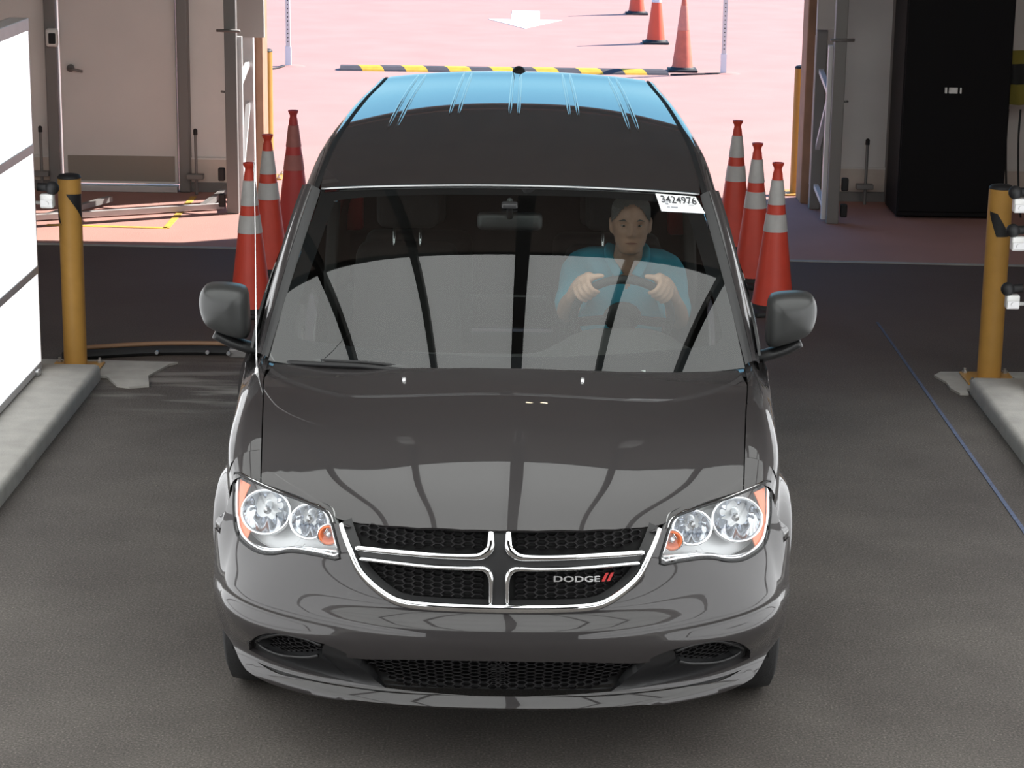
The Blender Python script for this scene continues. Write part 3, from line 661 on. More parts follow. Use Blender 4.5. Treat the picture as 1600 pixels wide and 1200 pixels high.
# cloth and cables at the far right wall
t = thing('hanging_vest', 'yellow cloth hanging on the wall at the right edge behind the bollard', 'cloth', (3.80, 10.9, 1.1))
V = []; Fc = []
for i in range(9):
    for j in range(9): V.append((3.74+.30*i/8, 10.92+.02*math.sin(i*1.7+j*.4), .86+.42*j/8))
for i in range(8):
    for j in range(8): a = i*9+j; Fc.append((a, a+9, a+10, a+1))
me = pymesh('v', V, Fc); me.materials.append(HIVIS); me.materials.append(BLACKM); o_ = link('cloth', me, None, t, True)
for p in me.polygons: p.material_index = 1 if 1.03 < p.center[2] < 1.17 else 0
for k, (x0, lab) in enumerate(((3.745, 'thin black cable hanging down beside the black cabinet edge'), (3.84, 'thin black cable hanging under the yellow cloth at right'))):
    bm = bmesh.new(); tube(bm, smooth_path([(x0, 10.80, .84), (x0-.005, 10.78, .6), (x0+.015, 10.76, .25), (x0+.04, 10.72, .01)], 5), .008, 6); tag(obj('hanging_cable', bm, BLACKM, smooth=True), lab, 'cable')

# overhead light ceiling: lit panels between dark beams, running with the lane
oc = thing('overhead_light', 'large lit overhead light panel with dark beams above the lane', 'light', (0, -2.5, 4.4))
BX_ = [-2.475, -1.17, .135, 1.44, 2.745]; Y0, Y1, ZC = -9.5, 2.571, 4.4
xs_ = [-5.3, -3.8]+BX_+[4.0, 5.4]
for a, c in zip(xs_[:-1], xs_[1:]):
    yy_ = list(np.linspace(Y0, Y1, 5)); 
    for y0, y1 in zip(yy_[:-1], yy_[1:]):
        bm = bmesh.new(); box(bm, a+.01, c-.01, y0+.01, y1-.01, ZC, ZC+.04); obj('diffuser_panel', bm, DIFFC, oc, True)
for x in BX_:
    w_ = .085 if x == .135 else .045
    bm = bmesh.new(); box(bm, x-w_, x+w_, Y0, Y1+.5, ZC-.10, ZC+.06, .01); obj('beam', bm, BEAM, oc, True)
for y in np.linspace(Y0, Y1, 5):
    bm = bmesh.new(); box(bm, -5.3, 5.4, y-.012, y+.012, ZC-.01, ZC+.05); obj('cross_beam', bm, BEAM, oc, True)
for k, x in enumerate((-1.17, 1.44)):
    t = thing('overhead_camera', 'small white camera hanging from the %s overhead beam end' % ('left', 'right')[k], 'camera', (x, Y1+.66, ZC-.05), 0, 'cameras on the overhead beams')
    bm = bmesh.new(); box(bm, -.09, .09, -.14, .14, -.26, -.06, .02); box(bm, -.02, .02, -.02, .02, -.07, .10); obj('housing', bm, WHITEPL, t)
    bm = bmesh.new(); lathe(bm, [(.055, .14), (.06, .20), (.045, .20)], 16, (0, 0, -.16), 'y'); obj('lens', bm, BLACKM, t)
t = thing('overhead_sensor', 'long grey slotted sensor bar at the end of the middle overhead beam', 'sensor', (.135, 3.52, ZC-.02))
bm = bmesh.new(); tube(bm, [(.05*math.cos(a), (.36 if math.sin(a) > 0 else -.36)+.05*math.sin(a), -.06) for a in np.linspace(0, 2*PI, 24, endpoint=False)], .018, 8, closed=True); obj('sensor_rim', bm, ALU, t, smooth=True)
bm = bmesh.new(); box(bm, -.05, .05, -.38, .38, -.06, -.02, .01); obj('sensor_body', bm, BLACKM, t)
# ceiling trusses and two warm lamps on the far side
for y in (5.0, 8.2):
    t = thing('roof_truss', 'dark steel roof truss crossing the lane %s' % ('over the van roof' if y < 6 else 'near the lane opening'), 'truss', (0, y, 4.9))
    for z in (4.75, 5.2):
        bm = bmesh.new(); bar(bm, (-5.9, y, z), (5.9, y, z), .06, .06); obj('chord', bm, BEAM, t, True)
    for q in range(10):
        bm = bmesh.new(); x0 = -5.5+q*1.1; bar(bm, (x0, y, 4.75 if q % 2 else 5.2), (x0+1.1, y, 5.2 if q % 2 else 4.75), .04, .04, (0, 1, 0)); obj('web_bar', bm, BEAM, t, True)
for k, x in enumerate((.27, .47)):
    t = thing('ceiling_lamp', 'small warm lamp under the tent roof, %s of the pair' % ('left', 'right')[k], 'lamp', (x, 8.6, 5.1), 0, 'warm lamp pair under the roof')
    bm = bmesh.new(); lathe(bm, [(.07, .02), (.07, .12), (.02, .14), (.02, .2)], 16); obj('lamp_shade', bm, BLACKM, t)
    bm = bmesh.new(); bmesh.ops.create_uvsphere(bm, u_segments=14, v_segments=8, radius=.055); obj('bulb', bm, WARM, t, smooth=True)
# ---------------------------------------------------------------- the van
van = thing('minivan', 'dark grey minivan facing the camera in the middle of the inspection lane', 'car', (0, 2.55, 0))
HL = [(1.1797, 0.8555), (1.0927, 0.8567), (1.0194, 0.8503), (0.9147, 0.8428), (0.7629, 0.8417), (0.675, 0.8413), (0.6199, 0.8392), (0.596, 0.8324), (0.5781, 0.8164), (0.5516, 0.7763), (0.5258, 0.7131), (0.5998, 0.7085), (0.6868, 0.7029), (0.756, 0.6923), (0.8248, 0.6715), (0.8975, 0.6598), (0.9774, 0.6621), (1.0436, 0.6748), (1.0875, 0.6988), (1.112, 0.7311), (1.15, 0.7856)]
CHR = [(0.5333, 0.8214), (0.5125, 0.7859), (0.4852, 0.7427), (0.4543, 0.6907), (0.422, 0.6591), (0.3829, 0.6315), (0.337, 0.6077), (0.2885, 0.5967), (0.2162, 0.5931), (0.1282, 0.5917), (0.0, 0.5915)]
UP_L = [(0.4684, 0.7525), (0.3868, 0.7534), (0.2923, 0.753), (0.2012, 0.7502), (0.113, 0.7496), (0.064, 0.7519), (0.0397, 0.7643), (0.0284, 0.7814), (0.0271, 0.8047), (0.0269, 0.8308)]
LO_L = [(0.4515, 0.7226), (0.3853, 0.722), (0.3099, 0.7199), (0.2004, 0.7153), (0.1124, 0.7143), (0.0565, 0.7151), (0.0361, 0.7058), (0.0264, 0.6867), (0.0253, 0.6532), (0.026, 0.6059)]
LOWT = [(0.9544, 0.3172), (0.925, 0.352), (0.8711, 0.3844), (0.7895, 0.4305), (0.7171, 0.4515), (0.6346, 0.4554), (0.5413, 0.4456), (0.4809, 0.426), (0.4608, 0.4101), (0.2485, 0.4281), (0.0, 0.4332)]
LOWB = [(0.0, 0.2940), (0.3206, 0.2883), (0.4678, 0.2885), (0.6602, 0.2874), (0.7899, 0.2829), (0.9036, 0.2919)]
TOPL = [(.50, .812), (.540, .8125), (.572, .813)]

# front bumper with the grille notch and the lower opening
arch_s = lambda z: float(np.interp(.97-math.sqrt(max(.385**2-(z-.335)**2, 0)), PLAN[1:, 1], _ch[1:]))
half = [(0, .264), (.30, .263), (.47, .261), (.54, .251), (.80, .252), (.92, .262), (1.0, .278), (1.085, .30)]+[(arch_s(z), z) for z in (.318, .335, .38, .43, .484)]+[(SEND, .52), (SEND, .652), (1.174, .652), (1.176, .72), (1.178, .80)]
half += [HL[0], HL[20], HL[19], HL[18], HL[17], HL[16], HL[15], HL[14], HL[13], HL[12], HL[11], HL[10], HL[9], HL[8]]+TOPL[::-1]
half += CHR
outer = half+[(-a, b) for a, b in half[::-1] if a > 1e-6]
lowt = smooth_path(LOWT, 4); lowb = smooth_path(LOWB, 3)
low_half = lowt+lowb[:]
low_hole = lowt[:-1]+[(-a, b) for a, b in lowt[::-1]]+[(-a, b) for a, b in lowb[1:]]+[(a, b) for a, b in lowb[::-1]][:-1]
bumper = panel('front_bumper', Fs, outer, PAINT, van, holes=[low_hole], res=.014, flange=.02)

# hood, cut to its shut lines
hx = [(0.0, 0.0649), (0.1142, 0.0711), (0.252, 0.0952), (0.3523, 0.13), (0.4341, 0.1693), (0.4904, 0.2029), (0.5211, 0.228), (0.5459, 0.262), (0.6298, 0.3424), (0.7158, 0.4219), (0.7762, 0.4800)]
ys = [.50, .55, .60, .70, .80, .90, 1.0, 1.10, 1.17]
hs = [(float(XG(y))-.004, y) for y in ys]
hr = [(.831, 1.365), (.75, 1.32), (.6, 1.225), (.4, 1.145), (.2, 1.10), (0, 1.088)]
hh = hx+hs+hr
hood = panel('hood', Hs, hh+[(-a, b) for a, b in hh[::-1] if a > 1e-6], PAINT, van, res=.02, flange=.010)
bm = bmesh.new()                         # two washer nozzles on the hood
for x in (-.345, .265):
    h = Hs(x, .985)[0]; tube(bm, [(x, h[1]-.012, h[2]-.002), (x, h[1], h[2]+.006), (x, h[1]+.014, h[2]-.002)], [.005, .008, .005], 8)
link('washer_nozzle', mesh_of(bm, smooth=True), BADGEM, hood)

# fenders
def fender(sgn):
    V, Fc = [], []
    def add(y1, front, w1, yA=None):
        n0 = len(V); nu, nv = 44, 56
        U, Wv = np.meshgrid(np.linspace(0, 1, nu+1), np.linspace(0, 1, nv+1), indexing='ij'); U, Wv = U.ravel(), Wv.ravel()*w1
        y0 = np.where(Wv < 3, .477+Wv/3*.090, .567) if yA is None else np.full_like(Wv, yA)
        Y = y0+U*(y1-y0); X = Gs(Y, Wv, front); X[:, 0] = X[:, 0]*sgn; V.extend(X.tolist())
        for i in range(nu):
            for j in range(nv):
                a = n0+i*(nv+1)+j; q = (a, a+nv+1, a+nv+2, a+1); Fc.append(q if sgn < 0 else q[::-1])
    add(.615, True, 7.); add(1.445, False, 7., .615)
    n0 = len(V)                          # inner lip along the shut line
    yy = np.linspace(.477, 1.445, 40); A = Gs(yy, np.zeros(40), False); A[:, 0] *= sgn
    for p in A: V.append(tuple(p)); V.append((p[0]-sgn*.002, p[1], p[2]-.03))
    for i in range(39):
        q = (n0+2*i, n0+2*i+2, n0+2*i+3, n0+2*i+1); Fc.append(q if sgn > 0 else q[::-1])
    yy = np.linspace(.615, 1.352, 40); A = Gs(yy, np.full(40, 7.), False); n0 = len(V)   # arch lip
    for p in A: V.append((p[0]*sgn, p[1], p[2])); V.append(((p[0]-.05)*sgn, p[1], p[2]))
    for i in range(39): q = (n0+2*i, n0+2*i+2, n0+2*i+3, n0+2*i+1); Fc.append(q if sgn < 0 else q[::-1])
    me = pymesh('fender', V, Fc); b = bmesh.new(); b.from_mesh(me); bmesh.ops.remove_doubles(b, verts=b.verts, dist=1e-4); b.to_mesh(me); b.free()
    me.polygons.foreach_set('use_smooth', [True]*len(me.polygons)); me.set_sharp_from_angle(angle=math.radians(50))
    return link('front_fender', me, PAINT, van, True)
fend = [fender(-1), fender(1)]
# wheel housings
for sgn in (-1, 1):
    for yc in (.97, 4.05):
        bm = bmesh.new(); A = []; 
        for k in range(25):
            a = PI*k/24*1.16-.25; A.append((yc+.395*math.cos(a), .335+.395*math.sin(a)))
        o = [bm.verts.new((sgn*(.895 if yc < 2 else .92), a, b)) for a, b in A]; i = [bm.verts.new((sgn*.58, a, b)) for a, b in A]
        for k in range(24): bm.faces.new((o[k], o[k+1], i[k+1], i[k]))
        bm.faces.new(i)
        obj('wheel_housing', bm, GAP, van, True, True)

# windscreen, its black band, roof seal
wo = [(-.985, -.02), (-.5, -.03), (0, -.03), (.5, -.03), (.985, -.02), (.992, .3), (.992, .7), (.985, .978), (.5, .985), (0, .985), (-.5, .985), (-.985, .978), (-.992, .7), (-.992, .3)]
screen = panel('windscreen', Ws, wo, GLASSW, van, res=.06, flange=0, bres=.03)
inner = smooth_path([(-.93, .22), (-.915, .6), (-.90, .88), (-.87, .925), (-.5, .945), (0, .945), (.5, .945), (.87, .925), (.90, .88), (.915, .6), (.93, .22), (.905, .135), (.84, .115), (.5, .10), (0, .095), (-.5, .10), (-.84, .115), (-.905, .135)], 4, True)
panel('black_band', lambda q, t, off=0.: Ws(q, t, -.006), wo, FRIT, screen, holes=[inner], res=.06, flange=0, bres=.03)
bm = bmesh.new(); tube(bm, [Ws(q, .992, .002)[0] for q in np.linspace(-.985, .985, 41)], [(.008, .005)]*41, 6)
link('top_seal', mesh_of(bm, smooth=True), ALLOY, screen)
# sticker in the top corner, digits and lines printed on it
stk = panel('sticker', lambda q, t, off=0.: Ws(q, t, .003), [(.752, .976), (.962, .973), (.990, .868), (.764, .868)], PAPER, screen, res=.05, flange=.001)
def on_screen(name, me, q0, t0, off, m, shear=0.0):
    """lay flat print on the glass: mesh x -> across, y -> up the glass"""
    o = Ws(q0, t0, off)[0]; e = 1e-2; ex = Ws(q0+e, t0)[0]-Ws(q0-e, t0)[0]; ex /= np.linalg.norm(ex); ey = Ws(q0, t0+e)[0]-Ws(q0, t0-e)[0]; ey -= ex*(ey@ex); ey /= np.linalg.norm(ey); ez = np.cross(ex, ey)
    for v in me.vertices:
        p = o+ex*(v.co.x+shear*v.co.y)+ey*v.co.y+ez*v.co.z; v.co = p
    return link(name, me, m, stk)
# wipers and cowl
def cowl(u, v):
    x = (u*2-1)*.83; y0 = 1.06+.30*np.abs(u*2-1)**2.2; return np.stack([x, y0+v*.10-.02, 1.035-.03*np.abs(u*2-1)**2+0*v], 1)
link('cowl', pymesh('cowl', *grid(cowl, 24, 4)), BLACKP, van, True)
for pts in ([(-.78, 1.345, 1.040), (-.64, 1.235, 1.062), (-.50, 1.17, 1.073), (-.36, 1.135, 1.068)], [(-.16, 1.125, 1.066), (-.02, 1.105, 1.074), (.14, 1.115, 1.070), (.36, 1.165, 1.060)]):
    bm = bmesh.new(); tube(bm, smooth_path(pts, 6), [(.012, .009)]*(6*3+1), 8); 
    wp = obj('wiper', bm, BLACKM, van, True, True)
    bm = bmesh.new(); P = [(p[0]*.97+.01, p[1]+.018, p[2]+.008) for p in smooth_path(pts, 6)]; tube(bm, P, .006, 6); link('wiper_blade', mesh_of(bm, smooth=True), RUBBER, wp)

# roof
def yfront(x): return 1.940+.086*(abs(x)/.728)**2.2
rx = [(x, yfront(x)) for x in np.linspace(-.725, .725, 25)]
rs = [(float(XD(y))-.008, y) for y in (2.2, 2.6, 3.0, 3.5, 4.0, 4.5, 4.95)]
ro = rx+rs+[(.5, 5.03), (0, 5.05), (-.5, 5.03)]+[(-a, b) for a, b in rs[::-1]]
roof = panel('roof', Rs, ro, PAINT, van, res=.035, flange=.012)
for xf, xr, yf in ((-.515, -.475, 2.98), (-.263, -.245, 3.27), (0, 0, 3.27), (.263, .245, 3.27), (.515, .475, 2.98)):
    bm = bmesh.new()
    for d in (-.019, .019):
        P = []; R = []
        for k in range(19):
            t = k/18; y = yf+(4.86-yf)*t; x = xf+d+(xr-xf)*t; P.append(Rs(x, y, -.001)[0]); s = min(1, k/2.5, (18-k)/2.5); R.append((.0075*s+.001, .0085*s+.0005))
        tube(bm, P, R, 12)
    link('roof_bead', mesh_of(bm, smooth=True), PAINT, roof)
bm = bmesh.new(); bmesh.ops.create_uvsphere(bm, u_segments=16, v_segments=10, radius=1)
for v in bm.verts: v.co = Vector((v.co.x*.034+.008, v.co.y*.07+4.93, max(v.co.z, -.2)*.030+1.703))
obj('roof_antenna', bm, BLACKP, van, True, True)
# roof side: black ditch, painted rail above the doors, down to the tail
def side_curve(sgn, y):                  # cross-section outside the roof skin
    xd = XD(y); z = Rs(xd-.008, y)[:, 2]; return xd, z
for sgn in (-1, 1):
    yy = np.concatenate([np.linspace(2.02, 2.3, 8), np.linspace(2.4, 4.98, 30)])
    xd, z = side_curve(sgn, yy)
    V = []; Fc = []
    for k in range(len(yy)):
        for dx, dz in ((-.009, .0), (-.004, -.010), (.010, -.010), (.014, -.003)): V.append((sgn*(xd[k]+dx), yy[k], z[k]+dz))
    for k in range(len(yy)-1):
        for j in range(3): a = 4*k+j; q = (a, a+4, a+5, a+1); Fc.append(q if sgn < 0 else q[::-1])
    link('roof_ditch', pymesh('d', V, Fc), BLACKM, van, True)
    V = []; Fc = []; m = 9
    for k in range(len(yy)):
        wd = np.interp(yy[k], [2.0, 2.7, 3.5, 5.0], [.052, .056, .054, .044])
        for j in range(m):
            a = j/(m-1)*PI*.5; V.append((sgn*(xd[k]+.014+wd*math.sin(a)), yy[k], z[k]-.003-.075*(1-math.cos(a))))
    for k in range(len(yy)-1):
        for j in range(m-1): a = m*k+j; q = (a, a+m, a+m+1, a+1); Fc.append(q if sgn < 0 else q[::-1])
    link('roof_rail', pymesh('d', V, Fc), PAINT, van, True)
# windscreen pillars: black trim next to the glass, then the painted post
def pil(sgn, offs):
    V = []; n = 30
    for k in range(n+1):
        t = k/n; p = Ws(.992, t*.99-.0)[0]; e0 = np.array((.918, 1.52, 1.022)); e1 = np.array((.790, 2.06, 1.568))
        q = e0+(e1-e0)*t; bb = 4*t*(1-t); q = q+np.array((.006, -.012, .022))*bb
        for o in offs:
            a = p+(q-p)*o; b = math.sin(PI*min(max(o, 0), 1))*.018; a = a+np.array((.55, -.45, .7))*b
            if o == 0: a = a-np.array((0, -.5, .8))*.004
            V.append((sgn*a[0], a[1], a[2]))
    m = len(offs); Fc = []
    for k in range(n):
        for j in range(m-1): a = m*k+j; q = (a, a+m, a+m+1, a+1); Fc.append(q if sgn < 0 else q[::-1])
    return V, Fc
for sgn in (-1, 1):
    link('pillar_trim', pymesh('p', *pil(sgn, [0, .1, .2, .34])), BLACKP, van, True)
    V, Fc = pil(sgn, [.36, .45, .55, .65, .75, .85, .95, 1.05, 1.12]); link('windscreen_pillar', pymesh('p', V, Fc), PAINT, van, True)
    # corner between hood, fender and pillar: the fender's section carried on under the pillar foot
    U, Wv = np.meshgrid(np.linspace(0, 1, 9), np.linspace(0, 3.2, 17), indexing='ij'); X = Gs(1.4455+U.ravel()*.15, Wv.ravel(), False); X[:, 0] *= sgn; V = X.tolist(); Fc = []
    for i in range(8):
        for j in range(16): a = i*17+j; q = (a, a+17, a+18, a+1); Fc.append(q if sgn < 0 else q[::-1])
    n0 = len(V); U, Q = np.meshgrid(np.linspace(0, 1, 9), np.linspace(0, 1, 5), indexing='ij'); U, Q = U.ravel(), Q.ravel(); Y = 1.30+U*.30; xa = .80; X = Hs(xa+(XG(Y)+.002-xa)*Q, Y, -.006); X[:, 0] *= sgn; V += X.tolist()
    for i in range(8):
        for j in range(4): a = n0+i*5+j; q = (a, a+5, a+6, a+1); Fc.append(q if sgn < 0 else q[::-1])
    link('fender_corner', pymesh('p', V, Fc), PAINT, van, True)

# body sides
SY = [1.40, 1.8, 2.5, 3.5, 4.2, 4.7, 4.95, 5.08]
BX = Spl(SY, [0, .004, .006, .004, -.004, -.030, -.065, -.12])
SZ = Spl([.20, .30, .45, .65, .85, .98, 1.05, 1.12], [.925, .945, .958, .966, .960, .948, .930, .905])
def side_surf(sgn):
    def f(y, z, off=0.):
        y = np.atleast_1d(y).astype(float); z = np.atleast_1d(z).astype(float)
        return np.stack([sgn*(SZ(z)+BX(y)+off), y, z], 1)
    return f
def gl_surf(sgn):
    def f(y, k, off=0.):                 # k 0 at the belt, 1 at the roof rail
        y = np.atleast_1d(y).astype(float); k = np.atleast_1d(k).astype(float); yc = np.clip(y, 2.02, 4.98)
        xd = XD(yc)+.062; zt = Rs(XD(yc)-.008, yc)[:, 2]-.078; xb = SZ(np.full_like(y, 1.055))+BX(y); zb = 1.055+.02*(y-1.5)/3.5
        return np.stack([sgn*(xb+(xd-xb)*k+.022*4*k*(1-k)+off), y, zb+(zt-zb)*k], 1)
    return f
ra = [(4.05+.40*math.cos(a), .335+.40*math.sin(a)) for a in np.linspace(PI+.3, -.3, 25)]
belt = lambda y: 1.055+.02*(y-1.5)/3.5
for sgn in (-1, 1):
    S = side_surf(sgn); G = gl_surf(sgn)
    fd = panel('front_door', S, [(1.452, .30), (2.60, .30), (2.60, belt(2.6)), (1.95, 1.056), (1.70, 1.035), (1.452, .975)], PAINT, van, res=.05, flange=.02)
    sd = panel('sliding_door', S, [(2.612, .30), (3.62, .30), (3.70, .62), (3.86, .74), (3.86, belt(3.9)), (2.612, belt(2.6))], PAINT, van, res=.05, flange=.02)
    qp = [(3.632, .30)]+[p for p in ra if p[0] > 3.55 and p[1] > .27]+[(4.52, .30), (5.06, .42), (5.06, belt(5)), (3.872, belt(3.9)), (3.872, .735), (3.71, .615)]
    panel('rear_quarter', S, qp, PAINT, van, res=.05, flange=.02)
    panel('side_sill', S, [(1.36, .215), (3.66, .215), (3.66, .292), (1.36, .292)], BLACKP, van, res=.05, flange=.02)
    for nm, pts, par in (('front_door_glass', [(1.56, .03), (2.56, .03), (2.60, .96), (2.14, .96), (1.85, .55)], fd), ('sliding_door_glass', [(2.70, .03), (3.80, .03), (3.78, .96), (2.70, .96)], sd)):
        panel(nm, G, pts, GLASSD, par, res=.06, flange=.004, bres=.06)
    qg = panel('rear_quarter_glass', G, [(3.94, .05), (4.80, .05), (4.70, .94), (3.92, .96)], GLASSD, van, res=.06, flange=.004, bres=.06)
    for nm, pts in (('side_post', [(2.61, 0), (2.70, 0), (2.70, 1), (2.61, 1)]), ('side_post', [(3.81, 0), (3.93, 0), (3.91, 1), (3.79, 1)])):
        panel(nm, lambda y, k, off=0., G=G: G(y, k, -.004), pts, BLACKP, van, res=.05, flange=.01)
    panel('rear_post', G, [(4.82, 0), (5.06, 0), (4.96, 1), (4.73, 1)], PAINT, van, res=.05, flange=.02)
    panel('mirror_sail', lambda y, k, off=0., G=G: G(y, k, -.004), [(1.50, 0), (1.62, 0), (1.80, .42), (1.62, .22)], BLACKP, van, res=.04, flange=.01)
    for dr, y in ((fd, 2.42), (sd, 2.80)):
        bm = bmesh.new(); x = float(SZ(.92)+BX(y)); tube(bm, [(sgn*(x-.01), y-.10, .92), (sgn*(x+.03), y-.07, .925), (sgn*(x+.034), y, .928), (sgn*(x+.03), y+.07, .925), (sgn*(x-.01), y+.10, .92)], .014, 8)
        link('door_handle', mesh_of(bm, smooth=True), PAINT, dr)
# tail: gate, rear glass, lamps, bumper, floor pan
def gate(u, v):
    x = (u*2-1); z = .48+v*1.15; xw = np.where(z < 1.06, SZ(np.minimum(z, 1.06))-.10, np.interp(z, [1.06, 1.66], [.82, .63])); y = 5.10-.06*np.abs(x)**3-np.clip(z-1.05, 0, 1)*.12; return np.stack([x*xw, y, z], 1)
V, Fc = grid(gate, 20, 24); tg = link('tailgate', pymesh('t', V, [f[::-1] for f in Fc]), PAINT, van, True)
bm = bmesh.new(); prism(bm, [(-.62, 1.16), (.62, 1.16), (.52, 1.60), (-.52, 1.60)], 5.035, 5.045, 'y')
for v in bm.verts: v.co.y += .072-(v.co.z-1.16)*.12
link('tailgate_glass', mesh_of(bm), GLASSD, tg)
bm = bmesh.new(); tube(bm, [(-.90, 4.88, .45), (-.86, 5.08, .45), (-.5, 5.15, .45), (.5, 5.15, .45), (.86, 5.08, .45), (.90, 4.88, .45)], [(.06, .13)]*6, 12); obj('rear_bumper', bm, PAINT, van, True, True)
for sgn in (-1, 1):
    bm = bmesh.new(); box(bm, sgn*.84-.05, sgn*.84+.05, 5.0, 5.09, .86, 1.14, .02); obj('tail_lamp', bm, REDM, van, True, 40)
bm = bmesh.new(); box(bm, -.56, .56, .55, 4.98, .20, .30); box(bm, -.90, .90, 1.42, 3.58, .22, .32); obj('floor_pan', bm, GAP, van, True)
bm = bmesh.new(); box(bm, -.58, .58, .62, 1.10, .30, .80); obj('engine_cover', bm, GAP, van, True)
bm = bmesh.new(); box(bm, -.86, .86, 1.25, 1.32, .32, .93); obj('bulkhead', bm, GAP, van, True)

# wheels
def wheel(loc, sgn):
    bm = bmesh.new(); prof = [(.225, -.095), (.30, -.108), (.327, -.095), (.335, -.05), (.335, .05), (.327, .095), (.30, .108), (.225, .095), (.215, .06), (.215, -.06), (.225, -.095)]
    lathe(bm, prof, 40, loc, 'x', close=True); ty = obj('wheel', bm, RUBBER, van, True, 60)
    bm = bmesh.new(); o = sgn*.085
    lathe(bm, [(.222, loc[0]+o), (.215, loc[0]+o*.9), (.205, loc[0]+o*.5), (.20, loc[0]-o)], 40, (0, loc[1], loc[2]), 'x', close=True)
    for k in range(5):
        a = 2*PI*k/5+.3; p = Vector((loc[0]+o*.85, loc[1]+.05*math.cos(a), loc[2]+.05*math.sin(a))); q = Vector((loc[0]+o*.95, loc[1]+.21*math.cos(a), loc[2]+.21*math.sin(a))); bar(bm, p, q, .055, .02, (1, 0, 0))
    lathe(bm, [(.0, loc[0]+o), (.06, loc[0]+o), (.065, loc[0]+o*.6)], 20, (0, loc[1], loc[2]), 'x', close=True)
    link('rim', mesh_of(bm, smooth=40), ALLOY, ty)
    bm = bmesh.new(); lathe(bm, [(.02, loc[0]+o*.35), (.14, loc[0]+o*.35), (.14, loc[0]+o*.2), (.02, loc[0]+o*.2)], 24, (0, loc[1], loc[2]), 'x'); link('brake_disc', mesh_of(bm), ALLOY, ty)
for sgn in (-1, 1):
    for yc in (.97, 4.05): wheel((sgn*.832, yc, .335), sgn)

# grille: dark backing, honeycomb, chrome, badge
def tube_F(bm, pts, off, wd, th, sgn=1, n=8, k=5, taper=None):
    P2 = smooth_path(pts, k); P = []; R = []
    for i, p in enumerate(P2):
        P.append(Vector(Fs(sgn*p[0], p[1], off)[0])); t = i/(len(P2)-1); w_ = wd*(taper(t) if taper else 1); R.append((w_, th))
    # keep the wide axis in the surface: frame from the outward normal
    rings = []
    for i, p in enumerate(P):
        tg_ = (P[min(i+1, len(P)-1)]-P[max(i-1, 0)]).normalized(); nrm = Vector((0, -1, 0)); q = Fs(sgn*P2[i][0], P2[i][1], off+.01)[0]; nrm = (Vector(q)-p).normalized()
        a = tg_.cross(nrm).normalized()
        rings.append([bm.verts.new(p+a*(R[i][0]*math.cos(2*PI*j/n))+nrm*(R[i][1]*math.sin(2*PI*j/n))) for j in range(n)])
    for A, B in zip(rings[:-1], rings[1:]):
        for j in range(n): bm.faces.new((A[j], A[(j+1) % n], B[(j+1) % n], B[j]))
    bm.faces.new(rings[0]); bm.faces.new(rings[-1])
g_half = [(0, .832), (.25, .832), (.40, .822), (.528, .812)]+CHR
g_out = g_half[1:]+[(-a, b) for a, b in g_half[::-1] if a > 1e-6]
grille = panel('grille', lambda s, z, off=0.: Fs(s, z, -.045), g_out, GAP, van, res=.03, flange=0)
def honeycomb(name, poly, cw, ch, off, depth, parent, m, hole=.74, both=True):
    xs = [p[0] for p in poly]; zs = [p[1] for p in poly]; bm = bmesh.new(); cells = []
    j = 0; z = min(zs)
    while z < max(zs):
        x = min(xs)+(cw*.75 if j % 2 else 0)
        while x < max(xs):
            cells.append((x, z)); x += cw*1.5
        z += ch/2; j += 1
    P = np.array(cells); P = P[inpoly(P[:, 0], P[:, 1], poly)]
    for sgn in ((-1, 1) if both else (1,)):
        for cx, cz in P:
            o = [(cx+cw*.5*a, cz+ch*.5*b) for a, b in ((-1, 0), (-.5, 1), (.5, 1), (1, 0), (.5, -1), (-.5, -1))]
            i = [(cx+(a-cx)*hole, cz+(b-cz)*hole) for a, b in o]
            O = [bm.verts.new(p) for p in Fs([sgn*a for a, _ in o], [b for _, b in o], off)]; I = [bm.verts.new(p) for p in Fs([sgn*a for a, _ in i], [b for _, b in i], off+.002)]
            B = [bm.verts.new(p) for p in Fs([sgn*a for a, _ in i], [b for _, b in i], off-depth)]
            for k in range(6):
                l = (k+1) % 6; bm.faces.new((O[k], O[l], I[l], I[k])); bm.faces.new((I[k], I[l], B[l], B[k]))
    return tag(link(name, mesh_of(bm), m, parent), kind='stuff')
UPM = [(0.490, 0.812), (0.478, 0.80), (0.445, 0.765), (0.2743, 0.7655), (0.1133, 0.762), (0.07, 0.766), (0.045, 0.785), (0.037, 0.826), (.25, .826), (.40, .820)]
LOM = [(0.435, 0.712), (0.40, 0.672), (0.3554, 0.640), (0.29, 0.616), (0.1637, 0.609), (0.045, 0.607), (0.036, 0.69), (0.0633, 0.709), (0.2, 0.712), (0.3096, 0.716)]
honeycomb('grille_mesh', UPM, .043, .0175, -.032, .018, grille, MESHM, .80)
honeycomb('grille_mesh', LOM, .043, .0175, -.032, .018, grille, MESHM, .80)
bm = bmesh.new(); path = CHR+[(-a, b) for a, b in CHR[::-1]][1:]
tube_F(bm, path, .004, .0115, .009, n=12, taper=lambda t: .55+.75*math.sin(PI*t)**.7)
link('chrome_surround', mesh_of(bm, smooth=True), CHROME, grille)
for sgn in (-1, 1):
    for pts, wv in ((UP_L, .0135), (LO_L, .0095)):
        bm = bmesh.new(); tube_F(bm, pts, -.004, wv, .010, sgn, 10, taper=lambda t: .72+.38*math.exp(-((t-.68)/.18)**2)); link('chrome_bar', mesh_of(bm, smooth=True), CHROME, grille)
